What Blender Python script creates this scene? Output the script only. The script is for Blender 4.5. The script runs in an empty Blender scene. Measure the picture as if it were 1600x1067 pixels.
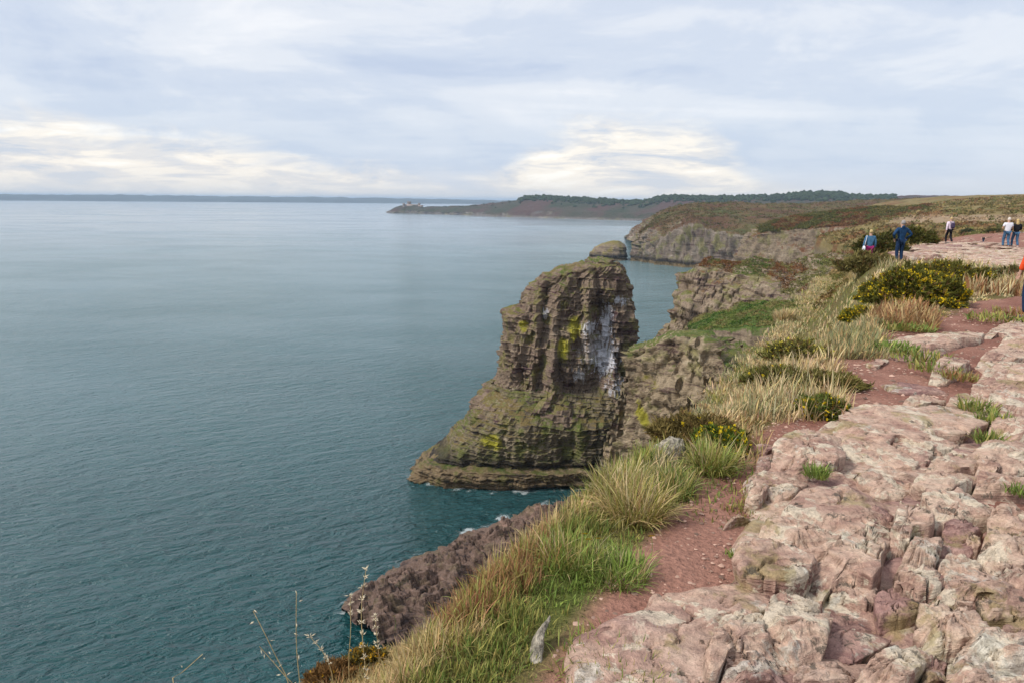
import bpy, math, random
import numpy as np
from mathutils import Vector, Matrix

random.seed(7)
RNG = np.random.default_rng(11)
scene = bpy.context.scene
COL = scene.collection
rad = math.radians

# ------------------------------------------------------------------ camera
# eye at the origin, +Y forward, Z up; the sea lies 55 m below the eye
FPX, CX, CY = 1067.0, 800.0, 533.5
PITCH, ROLL = math.atan(220 / 1067.0), rad(0.55)
SEA = -55.0
cam_d = bpy.data.cameras.new("camera")
cam = bpy.data.objects.new("camera", cam_d)
COL.objects.link(cam)
cam_d.sensor_width = 36.0
cam_d.lens = 36.0 * FPX / 1600.0
cam_d.clip_start = 0.05
cam_d.clip_end = 100000.0
cam.rotation_euler = (Matrix.Rotation(math.pi / 2 - PITCH, 4, 'X') @ Matrix.Rotation(ROLL, 4, 'Z')).to_euler()
scene.camera = cam

# ------------------------------------------------------------------ sky, sun, exposure
SUN_AZ, SUN_EL = rad(-112.0), rad(44.0)       # azimuth from +Y, negative = left
SKY_STRENGTH, CLOUD_STRENGTH = 0.08, 0.485
world = bpy.data.worlds.new("World")
scene.world = world
world.use_nodes = True
sun_d = bpy.data.lights.new("sun", 'SUN')
sun_d.energy = 1.5
sun_d.angle = rad(11)
sun_d.color = (1.0, 0.95, 0.88)
sun = bpy.data.objects.new("sun", sun_d)
COL.objects.link(sun)
sdir = Vector((math.sin(SUN_AZ) * math.cos(SUN_EL), math.cos(SUN_AZ) * math.cos(SUN_EL), math.sin(SUN_EL)))
sun.rotation_euler = sdir.to_track_quat('Z', 'Y').to_euler()
scene.view_settings.view_transform = 'Standard'
scene.view_settings.look = 'None'
scene.view_settings.exposure = 1.20
scene.view_settings.gamma = 1.0
scene.view_settings.use_curve_mapping = False
scene.cycles.use_denoising = True
scene.cycles.max_bounces = 6
scene.cycles.diffuse_bounces = 2
scene.cycles.glossy_bounces = 2
scene.cycles.transmission_bounces = 2
scene.cycles.volume_bounces = 0
scene.cycles.transparent_max_bounces = 4


class NT:
    """tiny node-graph helper"""
    def __init__(self, tree):
        self.t = tree
        self.n = tree.nodes
        self.l = tree.links

    def node(self, kind, **kw):
        nd = self.n.new(kind)
        for k, v in kw.items():
            setattr(nd, k, v)
        return nd

    def put(self, sock, v):
        if isinstance(v, bpy.types.NodeSocket):
            self.l.new(v, sock)
        elif v is not None:
            if hasattr(sock.default_value, '__len__') and not hasattr(v, '__len__'):
                v = [v] * len(sock.default_value)
            if hasattr(sock.default_value, '__len__') and len(sock.default_value) == 4 and len(v) == 3:
                v = (*v, 1.0)
            sock.default_value = v

    def math(self, op, a, b=None, c=None, clamp=False):
        nd = self.node('ShaderNodeMath', operation=op, use_clamp=clamp)
        self.put(nd.inputs[0], a)
        if b is not None: self.put(nd.inputs[1], b)
        if c is not None: self.put(nd.inputs[2], c)
        return nd.outputs[0]

    def vmath(self, op, a, b=None, scale=None):
        nd = self.node('ShaderNodeVectorMath', operation=op)
        self.put(nd.inputs[0], a)
        if b is not None: self.put(nd.inputs[1], b)
        if scale is not None: self.put(nd.inputs[3], scale)
        return nd.outputs[1] if op in ('LENGTH', 'DOT_PRODUCT', 'DISTANCE') else nd.outputs[0]

    def mix(self, f, a, b, blend='MIX'):
        nd = self.node('ShaderNodeMix', data_type='RGBA', blend_type=blend)
        self.put(nd.inputs[0], f)
        self.put(nd.inputs[6], a)
        self.put(nd.inputs[7], b)
        return nd.outputs[2]

    def noise(self, vec, scale, detail=4.0, rough=0.55, dist=0.0, out=0):
        nd = self.node('ShaderNodeTexNoise')
        if vec is not None: self.put(nd.inputs['Vector'], vec)
        self.put(nd.inputs['Scale'], scale)
        self.put(nd.inputs['Detail'], detail)
        self.put(nd.inputs['Roughness'], rough)
        self.put(nd.inputs['Distortion'], dist)
        return nd.outputs[out]

    def ss(self, x, lo, hi):
        nd = self.node('ShaderNodeMapRange', interpolation_type='SMOOTHSTEP')
        self.put(nd.inputs[0], x)
        self.put(nd.inputs[1], lo)
        self.put(nd.inputs[2], hi)
        return nd.outputs[0]

    def ramp(self, f, stops, interp='LINEAR'):
        nd = self.node('ShaderNodeValToRGB')
        r = nd.color_ramp
        r.interpolation = interp
        while len(r.elements) < len(stops):
            r.elements.new(0.5)
        for e, (p, c) in zip(r.elements, stops):
            e.position = p
            e.color = (*c, 1.0) if hasattr(c, '__len__') else (c, c, c, 1.0)
        self.put(nd.inputs[0], f)
        return nd.outputs[0]

    def xyz(self, v):
        nd = self.node('ShaderNodeSeparateXYZ')
        self.put(nd.inputs[0], v)
        return nd.outputs

    def comb(self, x, y, z):
        nd = self.node('ShaderNodeCombineXYZ')
        self.put(nd.inputs[0], x); self.put(nd.inputs[1], y); self.put(nd.inputs[2], z)
        return nd.outputs[0]

    def bump(self, h, strength, dist, normal=None):
        nd = self.node('ShaderNodeBump')
        self.put(nd.inputs['Strength'], strength)
        self.put(nd.inputs['Distance'], dist)
        self.put(nd.inputs['Height'], h)
        if normal is not None: self.put(nd.inputs['Normal'], normal)
        return nd.outputs[0]


def build_world():
    w = NT(world.node_tree)
    w.n.clear()
    out = w.node('ShaderNodeOutputWorld')
    sky = w.node('ShaderNodeTexSky', sky_type='NISHITA', sun_disc=False)
    sky.sun_elevation = SUN_EL
    sky.sun_rotation = SUN_AZ
    sky.air_density = 1.2
    sky.dust_density = 2.0
    d = w.node('ShaderNodeTexCoord').outputs['Generated']
    x, y, z = w.xyz(d)
    zz = w.math('MAXIMUM', z, 0.0)
    k = w.math('DIVIDE', 1.0, w.math('ADD', zz, 0.10))
    pv = w.comb(w.math('MULTIPLY', x, k), w.math('MULTIPLY', y, k), w.math('MULTIPLY', z, 1.0))
    # deck of stratus: broad soft sheets and finer streaks
    n1 = w.noise(w.vmath('MULTIPLY', pv, (0.55, 1.0, 1.0)), 0.62, 6, 0.52, 0.35)
    n2 = w.noise(w.vmath('ADD', w.vmath('MULTIPLY', pv, (0.40, 1.4, 1.0)), (7.3, 2.1, 0.0)), 1.3, 7, 0.55, 0.4)
    n3 = w.noise(w.vmath('MULTIPLY', d, (2.6, 2.6, 7.0)), 1.5, 9, 0.62, 0.55)
    m = w.math('ADD', w.math('MULTIPLY', n1, 0.45), w.math('ADD', w.math('MULTIPLY', n2, 0.20), w.math('MULTIPLY', n3, 0.45)))
    deck = w.ramp(m, [(0.42, (0.52, 0.595, 0.745)), (0.51, (0.62, 0.68, 0.795)), (0.585, (0.74, 0.775, 0.845)), (0.68, (0.86, 0.87, 0.905))], 'EASE')
    # the deck is thinner and bluer low down, and parts near the horizon into bright gaps
    low = w.ss(z, 0.17, 0.05)
    deck = w.mix(w.math('MULTIPLY', low, 0.55), deck, (0.50, 0.60, 0.76))
    az = w.math('ARCTAN2', x, y)
    a01 = w.math('ADD', w.math('MULTIPLY', az, 0.5 / math.pi), 0.5)       # -180..180 deg -> 0..1
    def A(deg): return deg / 360.0 + 0.5
    edge = w.ramp(a01, [(0.0, 0.30), (A(-60), 0.45), (A(-37), 0.46), (A(-25), 0.42), (A(-17), 0.28), (A(-8), 0.14), (A(-1), 0.16),
                        (A(2), 0.46), (A(8), 0.56), (A(15), 0.52), (A(19), 0.20), (A(24), 0.02), (A(48), 0.0), (1.0, 0.20)], 'B_SPLINE')
    en = w.noise(w.vmath('MULTIPLY', d, (5.0, 5.0, 15.0)), 1.7, 9, 0.62, 0.5)
    lim = w.math('MULTIPLY', w.math('ADD', edge, w.math('MULTIPLY', w.math('SUBTRACT', en, 0.5), 0.50)), 0.215)
    gap = w.ss(w.math('SUBTRACT', lim, z), -0.010, 0.038)
    inner = w.noise(w.vmath('ADD', w.vmath('MULTIPLY', d, (4.5, 4.5, 26.0)), (3.0, 1.0, 5.0)), 1.7, 9, 0.63, 0.5)
    fill = w.ramp(inner, [(0.38, (0.60, 0.65, 0.74)), (0.46, (0.76, 0.75, 0.76)), (0.55, (0.97, 0.91, 0.83)), (0.66, (1.07, 1.03, 0.96))], 'EASE')
    deck = w.mix(gap, deck, fill)
    haze = w.ss(z, 0.05, -0.005)
    deck = w.mix(w.math('MULTIPLY', haze, 0.6), deck, (0.80, 0.78, 0.76))
    b1 = w.node('ShaderNodeBackground')
    w.l.new(sky.outputs[0], b1.inputs[0])
    b1.inputs[1].default_value = SKY_STRENGTH
    b2 = w.node('ShaderNodeBackground')
    w.l.new(deck, b2.inputs[0])
    b2.inputs[1].default_value = CLOUD_STRENGTH
    mx = w.node('ShaderNodeMixShader')
    mx.inputs[0].default_value = 0.93
    w.l.new(b1.outputs[0], mx.inputs[1])
    w.l.new(b2.outputs[0], mx.inputs[2])
    w.l.new(mx.outputs[0], out.inputs[0])


build_world()

# ------------------------------------------------------------------ geometry helpers
_c, _s = math.cos(ROLL), math.sin(ROLL)
_cp, _sp = math.cos(PITCH), math.sin(PITCH)


def ray(px, py):
    u, v = (px - CX) / FPX, -(py - CY) / FPX
    u, v = u * _c - v * _s, u * _s + v * _c
    return np.array([u, _cp + v * _sp, -_sp + v * _cp])


def atz(px, py, z):
    d = ray(px, py)
    return d * (z / d[2])


def atd(px, py, D):
    d = ray(px, py)
    return d * (D / math.hypot(d[0], d[1]))


def aty(px, py, Y):
    d = ray(px, py)
    return d * (Y / d[1])


_PERM = np.random.default_rng(3).permutation(256)
_PERM = np.concatenate([_PERM, _PERM, _PERM])
_G = np.random.default_rng(4).normal(size=(256, 3))
_G /= np.linalg.norm(_G, axis=1)[:, None]


def perlin(P):
    P = np.asarray(P, dtype=np.float64)
    I = np.floor(P).astype(np.int64)
    f = P - I
    I &= 255
    u = f * f * f * (f * (f * 6 - 15) + 10)
    r = 0.0
    for dx in (0, 1):
        wx = u[:, 0] if dx else 1 - u[:, 0]
        for dy in (0, 1):
            wy = u[:, 1] if dy else 1 - u[:, 1]
            for dz in (0, 1):
                wz = u[:, 2] if dz else 1 - u[:, 2]
                h = _PERM[_PERM[_PERM[(I[:, 0] + dx) & 255] + ((I[:, 1] + dy) & 255)] + ((I[:, 2] + dz) & 255)]
                g = _G[h]
                r = r + wx * wy * wz * (g[:, 0] * (f[:, 0] - dx) + g[:, 1] * (f[:, 1] - dy) + g[:, 2] * (f[:, 2] - dz))
    return r * 1.5


def fbm(P, octv=4, lac=2.03, gain=0.5):
    P = np.asarray(P, dtype=np.float64)
    a, s, t = 1.0, 0.0, 0.0
    for i in range(octv):
        s = s + a * perlin(P + 17.3 * i)
        t += a
        P = P * lac
        a *= gain
    return s / t


def n2(x, y, sc, octv=3, off=0.0):
    x = np.asarray(x, float); y = np.asarray(y, float)
    sh = x.shape
    return fbm(np.stack([x.ravel() * sc + off, y.ravel() * sc + off * 1.7, np.full(x.size, off)], 1), octv).reshape(sh)


def hsh(*a):
    h = np.zeros_like(np.asarray(a[0], dtype=np.float64))
    for i, v in enumerate(a):
        h = h + np.asarray(v, dtype=np.float64) * (12.9898 + 65.233 * i)
    s = np.sin(h) * 43758.5453
    return s - np.floor(s)


def sstep(x, a, b):
    t = np.clip((np.asarray(x, float) - a) / (b - a), 0, 1)
    return t * t * (3 - 2 * t)


def interp(x, pts):
    xs, ys = zip(*pts)
    return np.interp(x, xs, ys)


def inpoly(x, y, poly):
    x = np.asarray(x); y = np.asarray(y)
    c = np.zeros(x.shape, bool)
    n = len(poly)
    for i in range(n):
        x0, y0 = poly[i][0], poly[i][1]
        x1, y1 = poly[(i + 1) % n][0], poly[(i + 1) % n][1]
        if y0 == y1:
            continue
        k = ((y0 > y) != (y1 > y)) & (x < (x1 - x0) * (y - y0) / (y1 - y0) + x0)
        c ^= k
    return c


def polydist(x, y, poly):
    """distance to the outline of a closed polygon, positive inside"""
    x = np.asarray(x, float); y = np.asarray(y, float)
    d = np.full(x.shape, 1e9)
    n = len(poly)
    for i in range(n):
        ax, ay = poly[i][0], poly[i][1]
        bx, by = poly[(i + 1) % n][0], poly[(i + 1) % n][1]
        vx, vy = bx - ax, by - ay
        t = np.clip(((x - ax) * vx + (y - ay) * vy) / (vx * vx + vy * vy + 1e-12), 0, 1)
        d = np.minimum(d, np.hypot(x - ax - t * vx, y - ay - t * vy))
    return np.where(inpoly(x, y, poly), d, -d)


def mesh_data(name, V, F, mat=None, col=None, smooth=False, attrs=None):
    V = np.ascontiguousarray(V, dtype=np.float32)
    F = np.ascontiguousarray(F, dtype=np.int32)
    me = bpy.data.meshes.new(name)
    k = F.shape[1]
    me.vertices.add(len(V))
    me.vertices.foreach_set('co', V.ravel())
    me.loops.add(F.size)
    me.loops.foreach_set('vertex_index', F.ravel())
    me.polygons.add(len(F))
    me.polygons.foreach_set('loop_start', np.arange(0, F.size, k, dtype=np.int32))
    me.polygons.foreach_set('loop_total', np.full(len(F), k, dtype=np.int32))
    me.update(calc_edges=True)
    if smooth:
        me.polygons.foreach_set('use_smooth', np.ones(len(F), bool))
    if col is not None:
        a = me.attributes.new('Col', 'FLOAT_COLOR', 'POINT')
        c = np.ones((len(V), 4), np.float32)
        c[:, :3] = col
        a.data.foreach_set('color', c.ravel())
    for nm, v in (attrs or {}).items():
        a = me.attributes.new(nm, 'FLOAT', 'POINT')
        a.data.foreach_set('value', np.ascontiguousarray(v, dtype=np.float32))
    if mat is not None:
        me.materials.append(mat)
    return me


def tag(o, label=None, cat=None, group=None, kind=None):
    if label: o['label'] = label
    if cat: o['category'] = cat
    if group: o['group'] = group
    if kind: o['kind'] = kind
    return o


def link(name, me, parent=None):
    o = bpy.data.objects.new(name, me)
    COL.objects.link(o)
    if parent is not None:
        o.parent = parent
    return o


def thing(name, label, cat, loc=(0, 0, 0), group=None, rz=0.0):
    o = bpy.data.objects.new(name, None)
    o.empty_display_size = 0.2
    COL.objects.link(o)
    o.location = loc
    o.rotation_euler = (0, 0, rz)
    return tag(o, label, cat, group)


def part(name, V, F, mat, parent, **kw):
    """world-space vertices -> a mesh child of `parent` (an unrotated root, or a part at its origin)"""
    off = np.zeros(3)
    p = parent
    while p is not None:
        off += np.array(p.location)
        p = p.parent
    return link(name, mesh_data(name, np.asarray(V) - off, F, mat, **kw), parent)


def grid_faces(r, c, closed=False):
    i, j = np.meshgrid(np.arange(r - 1), np.arange(c if closed else c - 1), indexing='ij')
    j2 = (j + 1) % c
    a = i * c + j; b = i * c + j2; d = (i + 1) * c + j; e = (i + 1) * c + j2
    return np.stack([a, b, e, d], -1).reshape(-1, 4)


def resample(P, n, closed=False, smooth=True):
    """polyline resampled to n points by chord length (Catmull-Rom when smooth)"""
    P = np.asarray(P, float)
    if closed:
        P = np.vstack([P, P[:1]])
    d = np.linalg.norm(np.diff(P, axis=0), axis=1) + 1e-9
    s = np.concatenate([[0], np.cumsum(d)])
    t = np.linspace(0, s[-1], n + 1)[:-1] if closed else np.linspace(0, s[-1], n)
    i = np.clip(np.searchsorted(s, t, side='right') - 1, 0, len(d) - 1)
    f = ((t - s[i]) / d[i])[:, None]
    if not smooth:
        return P[i] * (1 - f) + P[i + 1] * f
    m = len(P)
    if closed:
        g = lambda k: P[k % (m - 1)]
        p0, p1, p2, p3 = g(i - 1), P[i], P[i + 1], g(i + 2)
    else:
        p0, p1, p2, p3 = P[np.clip(i - 1, 0, m - 1)], P[i], P[i + 1], P[np.clip(i + 2, 0, m - 1)]
    return 0.5 * (2 * p1 + (p2 - p0) * f + (2 * p0 - 5 * p1 + 4 * p2 - p3) * f ** 2 + (3 * p1 - p0 - 3 * p2 + p3) * f ** 3)


def loft(rows, ncol, nrow, closed=False, smooth_cols=True):
    """rows: polylines of control points -> (nrow, ncol, 3) grid"""
    R = np.stack([resample(r, ncol, closed, smooth_cols) for r in rows])
    seg = np.linalg.norm(np.diff(R, axis=0), axis=2).mean(1) + 1e-6
    s = np.concatenate([[0], np.cumsum(seg)])
    t = np.linspace(0, s[-1], nrow)
    i = np.clip(np.searchsorted(s, t, side='right') - 1, 0, len(seg) - 1)
    f = ((t - s[i]) / seg[i])[:, None, None]
    return R[i] * (1 - f) + R[i + 1] * f


def grid_normals(Gd, closed=False):
    if closed:
        du = np.roll(Gd, -1, 1) - np.roll(Gd, 1, 1)
    else:
        du = np.gradient(Gd, axis=1)
    dv = np.gradient(Gd, axis=0)
    n = np.cross(du, dv)
    return n / (np.linalg.norm(n, axis=2, keepdims=True) + 1e-9)


def smooth_grid(N, it, closed):
    for _ in range(it):
        a = np.roll(N, 1, 1); b = np.roll(N, -1, 1)
        if not closed:
            a[:, 0] = N[:, 0]; b[:, -1] = N[:, -1]
        u = np.vstack([N[:1], N[:-1]]); d = np.vstack([N[1:], N[-1:]])
        N = (N * 2 + a + b + u + d) / 6
    return N / (np.linalg.norm(N, axis=2, keepdims=True) + 1e-9)


def strata(P, s, bed=1.2, dip=(0.05, 0.03), a_bed=0.5, a_block=0.6, a_crack=0.25, block=2.5, a_gully=1.5, g_sc=0.12, seed=0.0):
    """outward push of bedded, jointed sandstone at points P (N,3); s = run along the face"""
    zb = P[:, 2] + dip[0] * P[:, 0] + dip[1] * P[:, 1] + 1.1 * bed * fbm(P * (0.12 / bed) + seed, 3)
    q = zb / bed + 1.6 * perlin(np.stack([zb * 0.23 / bed, np.full(len(zb), seed), np.zeros(len(zb))], 1))
    k = np.floor(q); f = q - k
    w = block * (0.5 + 1.3 * hsh(k, seed + 1))
    sb = s / w + hsh(k, seed + 2) * 17 + 0.35 * perlin(np.stack([s * 0.5 / block, zb * 0.4 / bed, np.full(len(s), seed)], 1))
    b = np.floor(sb); g = sb - b
    o = (hsh(k, seed + 3) - 0.5) * 2 * a_bed + (hsh(k, b + seed) - 0.5) * 2 * a_block
    edge = np.minimum(np.minimum(f, 1 - f) * 3.0, np.minimum(g, 1 - g) * w / bed * 3.0)
    o = o - a_crack * (1 - sstep(edge, 0.0, 0.45))
    o = o - 0.25 * a_bed * f
    gl = fbm(np.stack([P[:, 0] * g_sc, P[:, 1] * g_sc, P[:, 2] * g_sc * 0.25], 1) + seed * 3.1, 3)
    gl2 = -np.abs(fbm(np.stack([P[:, 0] * g_sc * 1.9, P[:, 1] * g_sc * 1.9, P[:, 2] * g_sc * 0.3], 1) + seed * 5.1 + 9, 2))
    return o + a_gully * (gl * 1.3 + gl2 * 0.9 + 0.2)


def rock_mass(rows, ncol, nrow, closed=False, sgn=None, wall=(0.35, 0.75), top_amp=0.5, top_sc=0.15, fine=0.12, smooth_n=6, **kw):
    """loft control rows into a grid and displace it as bedded rock (walls) or rough turf (tops)"""
    Gd = loft(rows, ncol, nrow, closed)
    N = grid_normals(Gd, closed)
    if sgn is None:
        c = Gd.reshape(-1, 3)
        sgn = -1.0 if (N.reshape(-1, 3) * c).sum() > 0 else 1.0
    N = smooth_grid(N * sgn, smooth_n, closed)
    P = Gd.reshape(-1, 3); n = N.reshape(-1, 3)
    step = np.linalg.norm(np.diff(Gd, axis=1, append=Gd[:, :1] if closed else Gd[:, -1:])[..., :2], axis=2)
    mid = step[len(step) // 2]
    s = np.tile(np.cumsum(mid), (nrow, 1)).ravel()
    wl = 1 - sstep(np.abs(n[:, 2]), *wall)
    nh = n.copy(); nh[:, 2] *= 0.25
    d = strata(P, s, **kw)
    out = P + nh * (d * wl)[:, None]
    out[:, 2] += (1 - wl) * top_amp * fbm(P * top_sc + 3.3, 4)
    out += n * (fine * fbm(P * (0.35 / max(fine, 0.05) * 0.35) + 1.1, 3))[:, None]
    return out, grid_faces(nrow, ncol, closed), wl


# ------------------------------------------------------------------ materials
def new_mat(name):
    m = bpy.data.materials.new(name)
    m.use_nodes = True
    nt = NT(m.node_tree)
    nt.n.clear()
    out = nt.node('ShaderNodeOutputMaterial')
    bs = nt.node('ShaderNodeBsdfPrincipled')
    nt.l.new(bs.outputs[0], out.inputs[0])
    return m, nt, bs, out


def plain(name, col, rough=0.8, var=0.15, sc=8.0, bump=0.0):
    m, t, b, o = new_mat(name)
    pos = t.node('ShaderNodeNewGeometry').outputs['Position']
    n = t.noise(pos, sc, 4)
    c = t.mix(t.ss(n, 0.3, 0.7), tuple(x * (1 - var) for x in col), tuple(min(1, x * (1 + var)) for x in col))
    t.put(b.inputs['Base Color'], c)
    t.put(b.inputs['Roughness'], rough)
    t.put(b.inputs['Specular IOR Level'], 0.2)
    if bump:
        t.put(b.inputs['Normal'], t.bump(n, bump, 0.05))
    return m


def mat_attr(name, rough=0.75, var=0.25, sc=30.0, trans=0.0, spec=0.15, bump=0.0, bdist=0.02):
    """colour carried by the mesh (blade by blade, clump by clump), with a little grain"""
    m, t, b, o = new_mat(name)
    a = t.node('ShaderNodeAttribute', attribute_name='Col').outputs['Color']
    pos = t.node('ShaderNodeNewGeometry').outputs['Position']
    n = t.noise(pos, sc, 4, 0.6)
    c = t.mix(1.0, a, t.ramp(n, [(0.25, 1 - var), (0.75, 1 + var)]), 'MULTIPLY')
    t.put(b.inputs['Base Color'], c)
    t.put(b.inputs['Roughness'], rough)
    t.put(b.inputs['Specular IOR Level'], spec)
    if bump:
        t.put(b.inputs['Normal'], t.bump(n, bump, bdist))
    if trans:
        tr = t.node('ShaderNodeBsdfTranslucent')
        t.put(tr.inputs[0], c)
        mx = t.node('ShaderNodeMixShader')
        mx.inputs[0].default_value = trans
        t.l.new(b.outputs[0], mx.inputs[1]); t.l.new(tr.outputs[0], mx.inputs[2])
        t.l.new(mx.outputs[0], o.inputs[0])
    return m


def mat_cliff(name, tan=(0.215, 0.165, 0.115), dark=(0.085, 0.053, 0.050), pale=(0.33, 0.265, 0.195), lichen=(0.175, 0.165, 0.058),
              turf=((0.085, 0.115, 0.025), (0.16, 0.13, 0.045)), turf_n=(0.62, 0.80), sc=1.0, lich=0.5, tide=True, guano=None, yellow=None,
              turf_lo=-40.0, bracken=None):
    m, t, b, o = new_mat(name)
    geo = t.node('ShaderNodeNewGeometry')
    pos, nor = geo.outputs['Position'], geo.outputs['Normal']
    x, y, z = t.xyz(pos)
    nz = t.xyz(nor)[2]
    bedv = t.vmath('MULTIPLY', pos, (0.12 * sc, 0.12 * sc, 1.3 * sc))
    nb = t.noise(bedv, 1.0, 5, 0.6, 0.6)
    nl = t.noise(pos, 0.11 * sc, 5, 0.6, 0.3)
    nf = t.noise(pos, 1.6 * sc, 6, 0.65)
    c = t.ramp(t.math('ADD', t.math('MULTIPLY', nb, 0.55), t.math('MULTIPLY', nl, 0.45)), [(0.40, dark), (0.475, tan), (0.555, tan), (0.64, pale)])
    c = t.mix(t.math('MULTIPLY', t.ss(t.noise(pos, 0.23 * sc, 4, 0.6), 0.50, 0.64), lich), c, lichen)
    c = t.mix(1.0, c, t.ramp(nf, [(0.28, 0.55), (0.50, 1.0), (0.74, 1.4)]), 'MULTIPLY')
    if yellow:
        for (p, r) in yellow:
            dv = t.vmath('DIVIDE', t.vmath('SUBTRACT', pos, p), r)
            k = t.math('ADD', t.vmath('LENGTH', dv), t.math('MULTIPLY', t.math('SUBTRACT', t.noise(pos, 0.5, 5, 0.65), 0.5), 1.8))
            c = t.mix(t.math('MULTIPLY', t.ss(k, 1.05, 0.55), 0.85), c, (0.36, 0.33, 0.03))
    if guano:
        for (p, r, a) in guano:
            dv = t.vmath('DIVIDE', t.vmath('SUBTRACT', pos, p), r)
            ns = t.noise(t.vmath('MULTIPLY', pos, (1.0, 1.0, 0.22)), 1.5, 7, 0.75)
            k = t.math('ADD', t.vmath('LENGTH', dv), t.math('MULTIPLY', t.math('SUBTRACT', ns, 0.5), 5.0))
            c = t.mix(t.math('MULTIPLY', t.ss(k, 1.0, 0.45), a), c, (0.66, 0.66, 0.70))
    # turf where the ground lies flat enough to hold it
    tn = t.noise(pos, 0.30 * sc, 4, 0.6)
    k = t.math('ADD', nz, t.math('MULTIPLY', t.math('SUBTRACT', tn, 0.5), 0.55))
    tf = t.math('MULTIPLY', t.ss(k, *turf_n), t.ss(z, turf_lo - 3.0, turf_lo + 3.0))
    tc = t.ramp(t.noise(pos, 0.09 * sc, 5, 0.65, 0.4), [(0.38, turf[0]), (0.58, turf[1])])
    if bracken:
        tc = t.mix(t.ss(t.noise(t.vmath('ADD', pos, (31.0, 5.0, 0.0)), bracken[0], 4, 0.6), 0.46, 0.58), tc, bracken[1])
    tc = t.mix(1.0, tc, t.ramp(t.noise(pos, 2.4 * sc, 5, 0.7), [(0.28, 0.5), (0.72, 1.5)]), 'MULTIPLY')
    c = t.mix(tf, c, tc)
    if tide:
        zt = t.math('ADD', z, t.math('MULTIPLY', t.math('SUBTRACT', nl, 0.5), 3.0))
        c = t.mix(t.ss(zt, SEA + 7.5, SEA + 3.6), c, t.mix(t.ss(nf, 0.35, 0.7), (0.020, 0.017, 0.016), (0.065, 0.052, 0.040)))
        c = t.mix(t.ss(zt, SEA + 3.4, SEA + 1.9), c, t.mix(t.ss(nf, 0.35, 0.7), (0.085, 0.060, 0.030), (0.22, 0.165, 0.090)))
    t.put(b.inputs['Base Color'], c)
    t.put(b.inputs['Roughness'], 0.9)
    t.put(b.inputs['Specular IOR Level'], 0.15)
    h = t.math('ADD', t.math('MULTIPLY', nf, 0.6), t.noise(t.vmath('MULTIPLY', pos, (0.5, 0.5, 2.4)), 1.8 * sc, 4, 0.6))
    t.put(b.inputs['Normal'], t.bump(h, 0.8, 0.5 / sc))
    return m


def mat_slab():
    """pale pink sandstone with cream and grey lichen, red where feet have worn it"""
    m, t, b, o = new_mat('pink_sandstone')
    geo = t.node('ShaderNodeNewGeometry')
    pos, nor = geo.outputs['Position'], geo.outputs['Normal']
    nz = t.xyz(nor)[2]
    wear = t.node('ShaderNodeAttribute', attribute_name='wear').outputs['Fac']
    n1 = t.noise(pos, 2.3, 6, 0.62, 0.4)
    lam = t.noise(t.vmath('MULTIPLY', pos, (2.2, 5.0, 22.0)), 1.6, 5, 0.6, 0.7)
    nf = t.noise(pos, 26.0, 6, 0.68)
    ng = t.noise(pos, 150.0, 3, 0.6)
    c = t.ramp(t.math('ADD', t.math('MULTIPLY', n1, 0.6), t.math('MULTIPLY', lam, 0.4)),
               [(0.35, (0.215, 0.118, 0.098)), (0.43, (0.38, 0.235, 0.180)), (0.52, (0.51, 0.350, 0.262)), (0.64, (0.59, 0.455, 0.340))])
    # worn stone and steep sides are a darker plum red
    k = t.math('ADD', wear, t.math('MULTIPLY', t.math('SUBTRACT', n1, 0.5), 1.0))
    c = t.mix(t.math('MULTIPLY', t.ss(k, 0.38, 0.80), 0.85), c, t.mix(t.ss(lam, 0.35, 0.65), (0.185, 0.092, 0.088), (0.37, 0.215, 0.185)))
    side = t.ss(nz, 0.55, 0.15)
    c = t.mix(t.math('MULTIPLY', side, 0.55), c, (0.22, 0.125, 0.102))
    # lichen: cream crusts, grey crusts, moss yellow in the hollows
    l1 = t.noise(t.vmath('ADD', pos, (3.0, 8.0, 1.0)), 4.2, 6, 0.66, 0.5)
    c = t.mix(t.math('MULTIPLY', t.math('MULTIPLY', t.ss(l1, 0.535, 0.575), t.math('SUBTRACT', 1.0, t.ss(k, 0.5, 0.8))), 0.75), c, (0.62, 0.54, 0.41))
    l2 = t.noise(t.vmath('ADD', pos, (13.0, 2.0, 4.0)), 3.3, 7, 0.7, 0.3)
    c = t.mix(t.math('MULTIPLY', t.ss(l2, 0.585, 0.64), 0.6), c, t.mix(t.ss(nf, 0.4, 0.6), (0.40, 0.38, 0.31), (0.60, 0.58, 0.50)))
    l3 = t.noise(t.vmath('ADD', pos, (1.0, 22.0, 7.0)), 2.6, 6, 0.65, 0.4)
    c = t.mix(t.math('MULTIPLY', t.ss(l3, 0.56, 0.64), 0.65), c, (0.27, 0.215, 0.085))
    l4 = t.noise(t.vmath('ADD', pos, (9.0, 12.0, 7.0)), 9.0, 5, 0.7)
    c = t.mix(t.math('MULTIPLY', t.ss(l4, 0.60, 0.66), 0.8), c, (0.10, 0.085, 0.065))
    c = t.mix(1.0, c, t.ramp(nf, [(0.25, 0.60), (0.5, 1.0), (0.75, 1.32)]), 'MULTIPLY')
    c = t.mix(1.0, c, t.ramp(ng, [(0.25, 0.80), (0.75, 1.2)]), 'MULTIPLY')
    t.put(b.inputs['Base Color'], c)
    t.put(b.inputs['Roughness'], 0.88)
    t.put(b.inputs['Specular IOR Level'], 0.2)
    h = t.math('ADD', t.math('ADD', t.math('MULTIPLY', nf, 0.5), t.math('MULTIPLY', lam, 0.8)), t.math('ADD', t.math('MULTIPLY', ng, 0.10), t.math('MULTIPLY', n1, 1.0)))
    t.put(b.inputs['Normal'], t.bump(h, 0.9, 0.045))
    return m


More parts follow.
